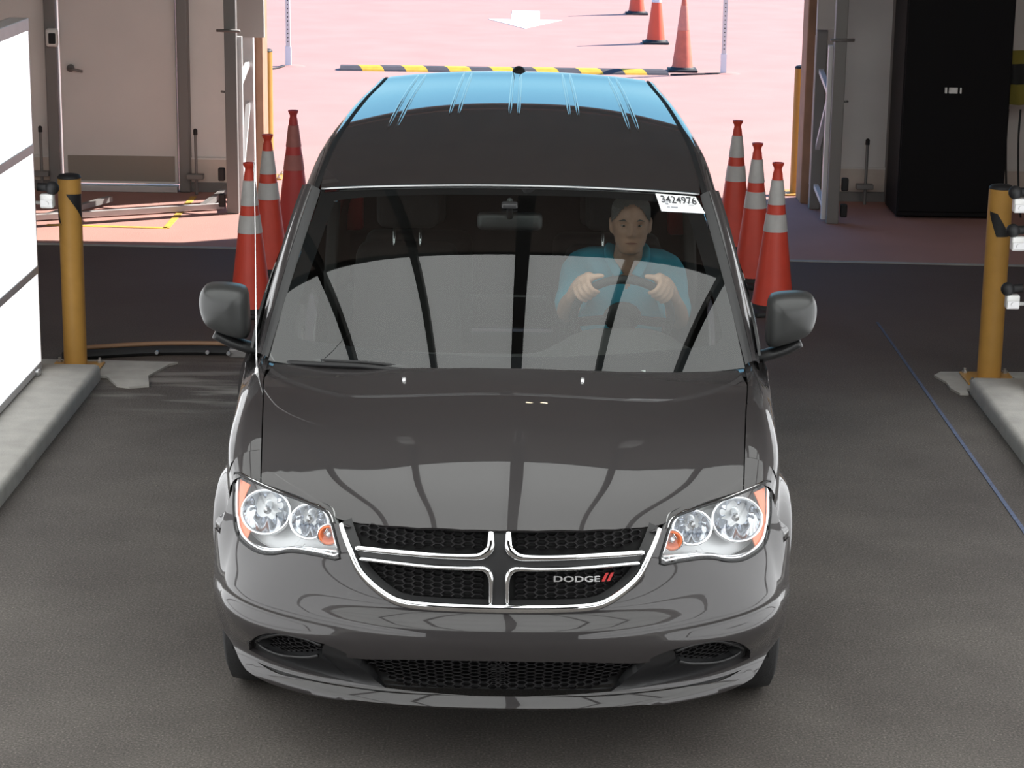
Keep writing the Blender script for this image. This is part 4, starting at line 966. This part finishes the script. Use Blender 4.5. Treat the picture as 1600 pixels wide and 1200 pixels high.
    # flat black field between the bars and the slanted inner faces
cross = [(-.47, .748), (-.47, .727), (-.05, .719), (-.026, .70), (-.024, .60), (.024, .60), (.026, .70), (.05, .719), (.47, .727), (.47, .748), (.06, .745), (.03, .765), (.024, .79), (.024, .85), (-.024, .85), (-.024, .79), (-.03, .765), (-.06, .745)]
panel('grille_cross', lambda s, z, off=0.: Fs(s, z, -.010), cross, BLACKP, grille, res=.03, flange=.03)
for sgn in (-1, 1):
    V = []; Fc = []; p2 = smooth_path(CHR, 4)
    for p, q in zip(p2, p2[1:]+[p2[-1]]):
        d = np.array(q)-np.array(p); d = d/(np.linalg.norm(d)+1e-9); nrm = np.array((d[1], -d[0])) if np.linalg.norm(d) else np.array((0, 1)); nrm = -nrm if nrm[0] > 0 else nrm
        if np.linalg.norm(nrm) < .5: nrm = np.array((0, 1.))
        if p[0] < .30: nrm = np.array((nrm[0], abs(nrm[1])))
        a = Fs(sgn*p[0], p[1], 0)[0]; b = Fs(sgn*(p[0]+nrm[0]*.026), p[1]+abs(nrm[1])*.018, -.03)[0]; V += [tuple(a), tuple(b)]
    for k in range(len(p2)-1): a = 2*k; Fc.append((a, a+2, a+3, a+1))
    link('grille_shroud', pymesh('g', V, Fc), BLACKP, grille)
def on_F(name, me, s0, z0, off, m, parent, slant=0., rot=0.):
    V = np.array([tuple(v.co) for v in me.vertices]); x = V[:, 0]*math.cos(rot)-V[:, 1]*math.sin(rot); y = V[:, 0]*math.sin(rot)+V[:, 1]*math.cos(rot)
    base = Fs(s0+x+slant*y, z0+y, off); up = Fs(s0+x+slant*y, z0+y, off+.01); n = (up-base)/.01; X = base+n*V[:, 2][:, None]
    for v, p in zip(me.vertices, X): v.co = p
    return link(name, me, m, parent)
me = text_mesh('DODGE', .026, .0015, .0006)
wx = max(v.co.x for v in me.vertices)-min(v.co.x for v in me.vertices)
for v in me.vertices: v.co.x *= .152/wx; v.co.y *= .95
on_F('badge_lettering', me, .246, .6775, -.018, BADGEM, grille, rot=-.02)
for k in (0, 1):
    bm = bmesh.new(); prism(bm, [(-.006, -.013), (.004, -.013), (.004+.014, .013), (-.006+.014, .013)], -.001, .002); me = mesh_of(bm); on_F('badge_slash', me, .334+.018*k, .681, -.018, REDM, grille)

# lower intake: black insert with corner recesses, slanted dividers and mesh
low_in = panel('lower_intake', lambda s, z, off=0.: Fs(s, z, -.06), low_hole, BLACKM, van, res=.03, flange=0)
CIN = [(0.4564, 0.405), (0.4214, 0.3659), (0.3735, 0.3164), (0.32, 0.298), (-.01, 0.300), (-.01, 0.428), (0.2484, 0.423)]
honeycomb('intake_mesh', CIN, .038, .0165, -.038, .016, low_in, MESHM, .80)
FOG = [(0.869, 0.3457), (0.84, .38), (0.7863, 0.4128), (0.7182, 0.4405), (0.6359, 0.4426), (0.5752, 0.4291), (0.6007, 0.3916), (0.6653, 0.3682), (0.7863, 0.3434)]
honeycomb('intake_mesh', FOG, .036, .016, -.045, .012, low_in, MESHM, .80)
TW = [(0.5752, 0.4291), (0.5414, 0.4424), (0.4809, 0.424), (0.4554, 0.3706), (0.4116, 0.3151), (0.3569, 0.2865), (0.4698, 0.2856), (0.5492, 0.3302), (0.5978, 0.3848)]
for sgn in (-1, 1):
    tw = TW if sgn > 0 else mirror2(TW)
    panel('divider', lambda s, z, off=0., g=sgn: Fs(s, z, -.010-.028*np.clip((np.abs(np.asarray(s))-.45)/.16, 0, 1)), tw, BLACKP, low_in, res=.02, flange=.03)
    sh = [(.5492, .3302), (.4698, .2850), (.66, .2810), (.79, .276), (.905, .284), (.962, .312), (.918, .352), (.895, .360), (.872, .343), (.786, .340), (.665, .365), (.61, .385), (.595, .38)]
    panel('fog_lamp_bezel', lambda s, z, off=0.: Fs(s, z, -.022), sh if sgn > 0 else mirror2(sh), BLACKP, low_in, res=.02, flange=.03)
    bm = bmesh.new(); tube_F(bm, [(.60, .388), (.66, .366), (.786, .341), (.870, .342), (.90, .36), (.86, .386), (.786, .420), (.7182, .4435), (.636, .446), (.575, .432)], -.02, .006, .006, sgn, 8); link('bezel_edge', mesh_of(bm, smooth=True), BLACKP, low_in)

# headlights
BOWL1 = [(0.8125, 0.8004), (0.8299, 0.8143), (0.8563, 0.8256), (0.8889, 0.8339), (0.9238, 0.8389), (0.9578, 0.8401), (0.9893, 0.8372), (1.0183, 0.8298), (1.0445, 0.818), (1.0664, 0.8023), (1.0814, 0.7842), (1.0868, 0.7655), (1.0816, 0.7479), (1.0659, 0.7327), (1.0418, 0.7208), (1.0117, 0.7127), (0.9779, 0.7089), (0.9423, 0.7097), (0.9065, 0.7148), (0.8732, 0.724), (0.8446, 0.7365), (0.8228, 0.7515), (0.8093, 0.768), (0.8056, 0.7847)]
BOWL2 = [(0.5964, 0.8107), (0.6051, 0.822), (0.6202, 0.8311), (0.6411, 0.8376), (0.6664, 0.8411), (0.6941, 0.8412), (0.7219, 0.8382), (0.7472, 0.8323), (0.7683, 0.8237), (0.7838, 0.8132), (0.7928, 0.8011), (0.7951, 0.7883), (0.7907, 0.7758), (0.7799, 0.7644), (0.7636, 0.755), (0.743, 0.7482), (0.7194, 0.7445), (0.6943, 0.7441), (0.6694, 0.7471), (0.6461, 0.7532), (0.6259, 0.7621), (0.6099, 0.7731), (0.5992, 0.7854), (0.5945, 0.7983)]
def head(sgn):
    f = (lambda L: L) if sgn > 0 else mirror2
    hl = smooth_path(HL, 3, True); hl = [p for p in hl]
    cx, cz = .80, .78
    hs_ = lambda k: [(cx+(a-cx)*k, cz+(b-cz)*k) for a, b in hl]
    hg = panel('headlight', lambda s, z, off=0.: Fs(s, z, -.050), f(hs_(.955)), LAMPIN, van, res=.03, flange=-.014)
    # rim: black gasket outside, chrome line inside
    bm = bmesh.new(); P2 = hs_(1.0); P = [Fs(sgn*a, b, .001)[0] for a, b in P2]; tube(bm, P, .0042, 8, closed=True); link('gasket', mesh_of(bm, smooth=True), BLACKM, hg)
    bm = bmesh.new()
    P2 = [(a-(.011 if a > .9 else -.008 if a < .57 else 0), b+(.009 if b < .73 else -.0015)) for a, b in hl]
    P = [Fs(sgn*a, b, -.006)[0] for a, b in P2]; tube(bm, P, .0055, 8, closed=True); link('chrome_edge', mesh_of(bm, smooth=True), CHROME, hg)
    for ring, dp in ((BOWL1, .075), (BOWL2, .065)):
        rg = np.array(smooth_path(ring, 3, True)); c0, c1 = rg.mean(0)
        # bowl: fluted reflector sunk behind a chrome ring
        V = []; Fc = []; nr, na = 10, len(rg)
        for i in range(nr+1):
            r = 1-i/nr*.86
            for k in range(na):
                a = 2*PI*k/na; x, z = c0+(rg[k][0]-c0)*r, c1+(rg[k][1]-c1)*r
                d = dp*(1-r*r)*(1+.13*math.sin(13*r*math.cos(a))*(i > 0)+.05*math.sin(9*a)*(i > 0))
                p = Fs(sgn*x, z, -.012)[0]; V.append((p[0], p[1]+d, p[2]))
        for i in range(nr):
            for k in range(na): a, b = i*na+k, i*na+(k+1) % na; q = (a, b, b+na, a+na); Fc.append(q if sgn < 0 else q[::-1])
        V.append(tuple(np.mean(V[-na:], axis=0))); Fc += [(nr*na+k, nr*na+(k+1) % na, len(V)-1) for k in range(na)]
        link('reflector', pymesh('r', V, Fc), REFLM, hg)
        bm = bmesh.new(); tube(bm, [Fs(sgn*x, z, -.008)[0] for x, z in rg], .0055, 8, closed=True); link('reflector_ring', mesh_of(bm, smooth=True), CHROME, hg)
        p = Fs(sgn*c0, c1+.01, -.012)[0]; bm = bmesh.new(); lathe(bm, [(.001, -.045), (.009, -.04), (.011, -.02), (.011, .02), (.015, .022), (.015, .05)], 14, (p[0], p[1]+.03, p[2]), 'y', close=True); link('bulb', mesh_of(bm, smooth=50), BULB, hg)
        bm = bmesh.new(); lathe(bm, [(.0, -.010), (.012, -.008), (.014, .004), (.0, .006)], 14, (p[0], p[1]-.012, p[2]), 'y', close=True); link('bulb_shield', mesh_of(bm, smooth=50), SILVER, hg)
    c = (.587, .772); bm = bmesh.new(); p = Fs(sgn*c[0], c[1], -.010)[0]
    lathe(bm, [(.030, .0), (.032, -.004), (.026, -.006), (.022, .004), (.012, .012), (.0, .012)], 24, (p[0], p[1], p[2]), 'y', close=True); link('turn_signal', mesh_of(bm, smooth=True), AMBER, hg)
    bm = bmesh.new(); lathe(bm, [(.0, -.008), (.010, -.006), (.012, .006)], 16, (p[0], p[1]+.004, p[2]), 'y', close=True); link('turn_signal_bulb', mesh_of(bm, smooth=True), SILVER, hg)
    bm = bmesh.new(); lathe(bm, [(.031, .0), (.034, -.005), (.0365, .0)], 24, (p[0], p[1], p[2]), 'y', close=True); link('turn_signal_ring', mesh_of(bm, smooth=True), CHROME, hg)
    am = [(1.1574, 0.8401), (1.0833, 0.8378), (1.0931, 0.8086), (1.0996, 0.7818), (1.0875, 0.7529), (1.0613, 0.7304), (1.0253, 0.7136), (1.0038, 0.7029), (1.009, 0.6804), (1.05, 0.6879), (1.0822, 0.7117), (1.1109, 0.7483), (1.1419, 0.794)]
    panel('side_marker', lambda s, z, off=0.: Fs(s, z, -.010), f(am), AMBER, hg, res=.02, flange=.004)
    st = [(0.981, 0.670), (0.9042, 0.6723), (0.8302, 0.6836), (0.7593, 0.7024), (0.69, 0.716), (0.5347, 0.7306)]
    bm = bmesh.new(); tube_F(bm, st, -.010, .004, .004, sgn, 8); link('lower_trim', mesh_of(bm, smooth=True), CHROME, hg)
    for a in (.70, .67, .64, .60, .575):
        bm = bmesh.new(); p, q = Fs(sgn*a, .707, -.012)[0], Fs(sgn*(a-.006), .724, -.012)[0]; bar(bm, p, q, .005, .004, (0, 1, 0)); link('lower_rib', mesh_of(bm), CHROME, hg)
    panel('lens', lambda s, z, off=0.: Fs(s, z, .002), f(hs_(.985)), GLASSL, hg, res=.03, flange=0)
for sgn in (-1, 1): head(sgn)

# mirrors
def mirror(sgn):
    # outline of the housing seen from the front: (x out from the door, z)
    out = [(.955, 1.085), (.955, 1.20), (.962, 1.245), (.985, 1.262), (1.05, 1.268), (1.105, 1.262), (1.130, 1.235), (1.134, 1.18), (1.118, 1.125), (1.085, 1.098), (1.03, 1.076), (.975, 1.066)]
    out = smooth_path(out, 4, True); c = np.mean(out, axis=0); V = []; Fc = []; n = len(out); L = [(.0, -.0850), (.3, -.0832), (.5, -.0795), (.68, -.0730), (.82, -.0630), (.92, -.0480), (.98, -.026), (1.0, .0), (1.0, .055), (.97, .062)]
    for k, y in L:
        for a, b in out: xa, zb_ = c[0]+(a-c[0])*k, c[1]+(b-c[1])*k; V.append((sgn*xa, 1.60+y+.10*(xa-.955)-.09*(zb_-1.17), zb_))
    for i in range(len(L)-1):
        for k in range(n): a, b = i*n+k, i*n+(k+1) % n; Fc.append((a, b, b+n, a+n))
    me = pymesh('m', V, Fc); b = bmesh.new(); b.from_mesh(me); bmesh.ops.remove_doubles(b, verts=b.verts, dist=1e-4); bmesh.ops.recalc_face_normals(b, faces=b.faces); b.to_mesh(me); b.free(); me.polygons.foreach_set('use_smooth', [True]*len(me.polygons))
    mo = link('door_mirror', me, MIRM, van, True)
    bm = bmesh.new(); P = [(sgn*.90, 1.66, 1.005), (sgn*.95, 1.64, 1.022), (sgn*1.02, 1.625, 1.05), (sgn*1.08, 1.62, 1.085)]; tube(bm, smooth_path(P, 4), [(.055, .022)]*13, 12, up=(0, 0, 1)); link('mirror_arm', mesh_of(bm, smooth=True), BLACKP, mo)
    V = [(v[0], v[1]+.001, v[2]) for v in V[-n:]]; link('mirror_glass', pymesh('g', V, [tuple(range(n))], False), CHROME, mo)
for sgn in (-1, 1): mirror(sgn)
# mast aerial on the passenger-side fender
bm = bmesh.new(); lathe(bm, [(.017, 0), (.017, .006), (.008, .012), (.006, .03)], 14, (-.882, 1.25, 1.012)); ab = obj('aerial_base', bm, BADGEM, van, True, 40)
bm = bmesh.new(); tube(bm, [(-.882, 1.25, 1.03), (-.884, 1.262, 1.10), (-.900, 1.41, 1.52), (-.912, 1.50, 1.74)], [.004, .0022, .0016, .0014], 8); obj('aerial_mast', bm, BADGEM, van, True, True)

# cabin
bm = bmesh.new(); P = []
def dash(u, v):
    x = (u*2-1)*.82; y = 1.12+.26*np.abs(u*2-1)**2.2+v*(.70-.24*np.abs(u*2-1)**2.2); z = 1.0+.03*np.sin(v*PI)-.18*np.clip(v-.85, 0, 1)/.15-.02*v+.135*np.exp(-((x-.42)/.24)**4)*np.clip(v*1.6-.6, 0, 1); return np.stack([x, y, z], 1)
dsh = link('dashboard', pymesh('d', *grid(dash, 40, 20)), INTER, van, True)
bm = bmesh.new(); box(bm, -.80, .80, 1.50, 1.80, .55, .86, .04); obj('lower_dashboard', bm, INTER, van, True, 40)
bm = bmesh.new(); box(bm, -.86, .86, 1.32, 4.9, .32, .36); obj('cabin_floor', bm, INTER, van, True)
bm = bmesh.new(); V, Fc = grid(lambda u, v: Rs((u*2-1)*.66, 2.06+v*2.8, -.045), 12, 20); link('headliner', pymesh('h', V, [f[::-1] for f in Fc]), INTER, van, True)
def seat(cx, cy):
    bm = bmesh.new(); box(bm, cx-.25, cx+.25, cy-.28, cy+.24, .50, .66, .05, 3); s = obj('front_seat', bm, SEATM, van, True, 60)
    bm = bmesh.new(); box(bm, cx-.24, cx+.24, cy+.20, cy+.34, .60, 1.20, .05, 3)
    for v in bm.verts: v.co.y += (v.co.z-.6)*.22; v.co.x = cx+(v.co.x-cx)*(1-.12*max(0, v.co.z-.9)/.3)
    link('seat_back', mesh_of(bm, smooth=60), SEATM, s)
    bm = bmesh.new(); box(bm, cx-.13, cx+.13, cy+.36, cy+.46, 1.26, 1.46, .04, 3); link('head_restraint', mesh_of(bm, smooth=60), SEATM, s)
    for d in (-.055, .055):
        bm = bmesh.new(); tube(bm, [(cx+d, cy+.345, 1.15), (cx+d, cy+.40, 1.30)], .006, 8); link('restraint_post', mesh_of(bm, smooth=True), CHROME, s)
seat(-.44, 2.48); seat(.44, 2.48)
for cx in (-.42, .42):
    bm = bmesh.new(); box(bm, cx-.24, cx+.24, 3.36, 3.52, .5, 1.15, .05, 3); box(bm, cx-.12, cx+.12, 3.42, 3.52, 1.18, 1.36, .03); box(bm, cx-.25, cx+.25, 2.95, 3.45, .5, .66, .05, 3); obj('rear_seat', bm, SEATM, van, True, 60)
# steering wheel
SWC = Vector((.44, 2.03, 1.075)); SWN = Vector((0, .88, .47)).normalized(); SWU = Vector((0, -.47, .88)).normalized(); SWX = Vector((1, 0, 0))
rim = lambda a, r=.188: SWC+SWX*(r*math.sin(a))+SWU*(r*math.cos(a))
bm = bmesh.new(); tube(bm, [rim(2*PI*k/48) for k in range(48)], .0165, 10, up=SWN, closed=True); sw = obj('steering_wheel', bm, INTER, van, True, True)
bm = bmesh.new()
for a in (-PI/2-.15, PI/2+.15, PI-.3, PI+.3): bar(bm, SWC-SWN*.01, rim(a, .185), .035, .015, SWN)
link('spoke', mesh_of(bm), INTER, sw)
bm = bmesh.new(); bmesh.ops.create_uvsphere(bm, u_segments=16, v_segments=8, radius=.075)
for v in bm.verts: v.co = SWC+SWX*v.co.x+SWU*v.co.y+SWN*(v.co.z*.35)
link('hub', mesh_of(bm, smooth=True), INTER, sw)
bm = bmesh.new(); tube(bm, [SWC-SWN*.02, SWC-SWN*.30], .03, 10); link('steering_column', mesh_of(bm, smooth=True), INTER, sw)
# inside mirror
bm = bmesh.new(); box(bm, -.125, .125, 1.975, 2.01, 1.415, 1.485, .02, 3); im = obj('inside_mirror', bm, BLACKP, van, True, 60)
bm = bmesh.new(); tube(bm, [(0, 1.975, 1.47), (0, 1.90, 1.535), (0, 1.87, 1.55)], .012, 8); link('mirror_stalk', mesh_of(bm, smooth=True), BLACKP, im)
bm = bmesh.new(); box(bm, -.03, .03, 1.80, 1.86, 1.53, 1.55, .006); link('sensor_cover', mesh_of(bm), BLACKP, im)
for sgn in (-1, 1):
    bm = bmesh.new(); tube(bm, [(sgn*.72, 2.56, 1.42), (sgn*.74, 2.55, 1.1), (sgn*.72, 2.52, .7)], [(.025, .004)]*3, 6, up=(0, 1, 0)); obj('seat_belt', bm, INTER, van, True, True)
# little tag behind the glass at the foot of the windscreen
bm = bmesh.new(); box(bm, .40, .49, 1.19, 1.215, 1.062, 1.068); obj('identification_plate', bm, WHITEPL, van, True)
# print on the sticker
me = text_mesh('3424976', .046, .0003, .0004); wx = max(v.co.x for v in me.vertices)-min(v.co.x for v in me.vertices)
for v in me.vertices: v.co.x *= .140/wx; v.co.y *= 1.15
on_screen('sticker_number', me, .866, .940, .0045, INK)
def lines(rects):
    bm = bmesh.new()
    for x0, x1, y0, y1 in rects: box(bm, x0, x1, y0, y1, -.0002, .0002)
    return mesh_of(bm)
on_screen('sticker_small_print', lines([(-.07, -.03, .019, .021), (-.058, -.046, .004, .012), (.028, .055, .019, .0205), (.035, .055, .006, .008), (-.055, -.043, -.012, -.008), (-.038, -.012, -.013, -.006)]), .868, .906, .0045, INKGREY)
# ---------------------------------------------------------------- the driver
def capsule(bm, P, R, n=14, k=4):
    """tapered limb along P with round ends"""
    P = [Vector(p) for p in P]; pts = smooth_path([(*p, r) for p, r in zip(P, R)], k); path = [Vector(p[:3]) for p in pts]; rad = [p[3] for p in pts]
    d0 = (path[0]-path[1]).normalized(); d1 = (path[-1]-path[-2]).normalized(); r0, r1 = rad[0], rad[-1]
    path = [path[0]+d0*r0*.95, path[0]+d0*r0*.6]+path+[path[-1]+d1*r1*.6, path[-1]+d1*r1*.95]; rad = [r0*.3, r0*.8]+rad+[r1*.8, r1*.3]
    tube(bm, path, rad, n)
def remesh(bm, voxel, smooth_it=3, name='m'):
    me = bpy.data.meshes.new('src'); bmesh.ops.recalc_face_normals(bm, faces=bm.faces); bm.to_mesh(me); bm.free(); o = bpy.data.objects.new('src', me); COL.objects.link(o)
    m = o.modifiers.new('r', 'REMESH'); m.mode = 'VOXEL'; m.voxel_size = voxel
    s = o.modifiers.new('s', 'SMOOTH'); s.iterations = smooth_it; s.factor = .5
    dg = bpy.context.evaluated_depsgraph_get(); out = bpy.data.meshes.new_from_object(o.evaluated_get(dg)); bpy.data.objects.remove(o); bpy.data.meshes.remove(me)
    out.polygons.foreach_set('use_smooth', [True]*len(out.polygons)); return out
def ell(bm, c, r, seg=20, rot=None):
    M = Matrix.Translation(c) @ (rot.to_4x4() if rot else Matrix.Identity(4)) @ Matrix.Diagonal((*r, 1)); bmesh.ops.create_uvsphere(bm, u_segments=seg, v_segments=seg//2+2, radius=1, matrix=M)
dv = thing('person', 'man in a teal shirt with short grey hair driving, both hands on the wheel', 'person', (.46, 2.50, .60))
HC = Vector((.480, 2.405, 1.372))            # head centre
bm = bmesh.new()
# head: front is -y; z up. surface from stacked rings with features pushed in and out
def headsurf(scale=1., hair=False):
    nz, na = 56, 72; V = []; Fc = []
    prof = [(-.118, .012, .020), (-.112, .036, .045), (-.10, .048, .062), (-.08, .057, .074), (-.05, .065, .082), (-.02, .071, .088), (.02, .075, .094), (.055, .075, .097), (.085, .068, .088), (.105, .050, .066), (.117, .025, .034), (.121, .006, .008)]
    zz = np.array([p[0] for p in prof]); ax = Spl(zz, [p[1] for p in prof]); ay = Spl(zz, [p[2] for p in prof])
    for i in range(nz+1):
        z = -.118+(.239)*i/nz; rx, ry = float(ax(np.array([z]))[0]), float(ay(np.array([z]))[0])
        for k in range(na):
            a = 2*PI*k/na; x = rx*math.sin(a); y = -ry*math.cos(a)
            if y < 0:                           # face
                g = lambda cx, cz, sx_, sz_: math.exp(-((x-cx)/sx_)**2-((z-cz)/sz_)**2)
                d = .0
                d += .024*g(0, -.022, .012, .018)+.012*g(0, .005, .009, .022)         # nose
                d += .006*g(.012, -.028, .008, .008)+.006*g(-.012, -.028, .008, .008)
                d += .007*(g(.030, .030, .022, .008)+g(-.030, .030, .022, .008))        # brow
                d -= .012*(g(.031, .010, .015, .012)+g(-.031, .010, .015, .012))        # sockets
                d += .005*(g(.040, -.020, .018, .016)+g(-.040, -.020, .018, .016))      # cheekbones
                d += .006*g(0, -.055, .022, .005)+.006*g(0, -.066, .020, .005)-.006*g(0, -.0605, .024, .0025)   # lips
                d += .010*g(0, -.098, .026, .018)                                         # chin
                y -= d
            V.append((HC.x+x*scale, HC.y+y*scale, HC.z+z*scale))
    for i in range(nz):
        for k in range(na): a, b = i*na+k, i*na+(k+1) % na; Fc.append((a, b, b+na, a+na))
    V.append((HC.x, HC.y, HC.z+.1215*scale)); Fc += [(nz*na+k, nz*na+(k+1) % na, len(V)-1) for k in range(na)]
    V.append((HC.x, HC.y, HC.z-.1185*scale)); Fc += [((k+1) % na, k, len(V)-1) for k in range(na)]
    return V, Fc
V, Fc = headsurf(); tmp = pymesh('h', V, Fc); bm.from_mesh(tmp); bpy.data.meshes.remove(tmp)
for s in (-1, 1):                               # ears
    ell(bm, HC+Vector((s*.076, .010, -.005)), (.010, .020, .033)); ell(bm, HC+Vector((s*.080, .014, .010)), (.008, .014, .018))
capsule(bm, [(.478, 2.44, 1.28), (.474, 2.475, 1.225), (.468, 2.51, 1.16)], [.057, .060, .072])
# trunk, pelvis, legs
TR = ([(.45, 2.60, .66), (.45, 2.585, .82), (.455, 2.575, .96), (.46, 2.555, 1.08), (.463, 2.535, 1.16)], [(.165, .125), (.155, .115), (.165, .120), (.175, .120), (.14, .095)])
def trunk(b, grow=0.): tube(b, smooth_path(TR[0], 4), [(p[0]+grow, p[1]+grow) for p in smooth_path(TR[1], 4)], 20, up=(0, 1, 0))
trunk(bm)
SHO = [(.292, 2.54, 1.165), (.632, 2.54, 1.158)]; ELB = [(.232, 2.31, 1.035), (.672, 2.27, 1.02)]
HA = [-.80, .80]                                # angle of each hand round the wheel
GRIP = [rim(a) for a in HA]
WRI = [GRIP[0]+Vector((-.055, .075, -.035)), GRIP[1]+Vector((.058, .075, -.038))]
for s, S_, E_, W_ in zip((-1, 1), SHO, ELB, WRI):
    capsule(bm, [(.46+s*.09, 2.545, 1.165), S_, Vector(S_).lerp(Vector(E_), .55), E_], [.075, .066, .052, .044])
    capsule(bm, [E_, Vector(E_).lerp(W_, .35), Vector(E_).lerp(W_, .8), W_], [.044, .044, .033, .029])
for s in (-1, 1):
    capsule(bm, [(.45+s*.09, 2.58, .68), (.45+s*.12, 2.30, .70), (.45+s*.13, 2.10, .68)], [.088, .078, .062]); capsule(bm, [(.45+s*.13, 2.10, .68), (.45+s*.12, 1.98, .52), (.45+s*.11, 1.86, .40)], [.060, .052, .040])
    capsule(bm, [(.45+s*.11, 1.88, .385), (.45+s*.11, 1.76, .375)], [.04, .034])
# hands: palm behind the rim, fingers round the outside and over the front, thumb along the rim
for s, a0, G_, W_ in zip((-1, 1), HA, GRIP, WRI):
    rad = (G_-SWC).normalized(); tan = SWN.cross(rad).normalized(); tan = tan if (tan.dot(Vector((-s, 0, 0)))) > 0 else -tan     # towards the top of the wheel
    palm = G_+rad*.030+SWN*.026
    capsule(bm, [W_, Vector(W_).lerp(palm, .5), palm], [.029, .033, .030])
    capsule(bm, [palm-tan*.030, palm+tan*.030], [.024, .024])
    for k in range(4):
        f = (-.033, -.011, .011, .032)[k]; L = (.85, 1.0, 1.03, .95)[k]; q = G_+tan*f
        capsule(bm, [q+rad*.034+SWN*.022, q+rad*.037*L-SWN*.012, q+rad*.010-SWN*.0335*L, q-rad*.022*L-SWN*.018], [.0115, .0108, .0098, .0082], 10)
    capsule(bm, [palm+tan*.022, G_+tan*.055+rad*.018+SWN*.022, G_+tan*.075+rad*.002+SWN*.022], [.014, .012, .0095], 10)
body = link('body', remesh(bm, .0052, 2), SKIN, dv, True)
# shirt: torso and sleeves to just above the elbow, open collar
bm = bmesh.new(); trunk(bm, .016)
for s, S_, E_ in zip((-1, 1), SHO, ELB):
    capsule(bm, [(.46+s*.06, 2.55, 1.165), S_, Vector(S_).lerp(Vector(E_), .55), Vector(S_).lerp(Vector(E_), .82)], [.090, .079, .067, .066])
me = remesh(bm, .010, 4)
bm = bmesh.new(); bm.from_mesh(me)
kill = [f for f in bm.faces if (lambda c: (c-Vector((.472, 2.47, 1.255))).length < .082 or (abs(c.x-.472) < .055*(c.z-1.10)/.12 and c.y < 2.52 and c.z > 1.10))(f.calc_center_median())]
bmesh.ops.delete(bm, geom=kill, context='FACES'); bm.to_mesh(me); bm.free()
me.polygons.foreach_set('use_smooth', [True]*len(me.polygons))
link('shirt', me, SHIRT, dv, True)
for s in (-1, 1):
    bm = bmesh.new(); P = smooth_path([(.472+s*.060, 2.55, 1.262), (.472+s*.072, 2.50, 1.250), (.472+s*.066, 2.445, 1.215), (.472+s*.035, 2.405, 1.165)], 4); tube(bm, P, [(.006, .022)]*13, 8, up=(s, 0, .3)); obj('collar', bm, SHIRT, dv, True, True)
bm = bmesh.new()
for s in (-1, 1):
    capsule(bm, [(.45+s*.09, 2.58, .68), (.45+s*.12, 2.30, .70), (.45+s*.13, 2.10, .68)], [.10, .09, .074]); capsule(bm, [(.45+s*.13, 2.10, .68), (.45+s*.12, 1.98, .52), (.45+s*.11, 1.87, .42)], [.072, .064, .054])
tube(bm, [(.45, 2.60, .60), (.45, 2.59, .74)], [(.18, .14), (.175, .135)], 16, up=(0, 1, 0))
link('trousers', remesh(bm, .012, 3), TROUS, dv, True)
# hair: cap over the skull, short at the sides, receding at the brow
V, Fc = headsurf(1.045); me = pymesh('hair', V, Fc); bm = bmesh.new(); bm.from_mesh(me)
def bald(c):
    p = c-HC; fr = -p.y
    if fr > .01: return p.z < .090-13*p.x*p.x+.25*max(0, fr-.07)
    return p.z < -.045+.55*max(0, fr+.05)
bmesh.ops.delete(bm, geom=[f for f in bm.faces if bald(f.calc_center_median())], context='FACES'); bm.to_mesh(me); bm.free(); me.polygons.foreach_set('use_smooth', [True]*len(me.polygons))
link('hair', me, HAIRM, dv, True)
for s in (-1, 1):
    c = HC+Vector((s*.031, -.0715, .009)); bm = bmesh.new(); ell(bm, c, (.0115, .0105, .0048), 16); ey = obj('eye', bm, EYEW, dv, True, True)
    bm = bmesh.new(); ell(bm, c+Vector((0, -.0085, -.001)), (.005, .004, .0042), 12); link('iris', mesh_of(bm, smooth=True), EYED, ey)
    bm = bmesh.new(); tube(bm, [HC+Vector((s*.014, -.094, .028)), HC+Vector((s*.032, -.094, .034)), HC+Vector((s*.052, -.082, .028))], [.002, .0035, .0015], 6); obj('eyebrow', bm, HAIRM, dv, True, True)
bm = bmesh.new(); tube(bm, [HC+Vector((x, -.092+.15*abs(x)**1.2, -.0605)) for x in (-.024, -.012, 0, .012, .024)], [.0012, .0024, .003, .0024, .0012], 6); obj('mouth', bm, mat('lip', (.30, .12, .10), .5), dv, True, True)
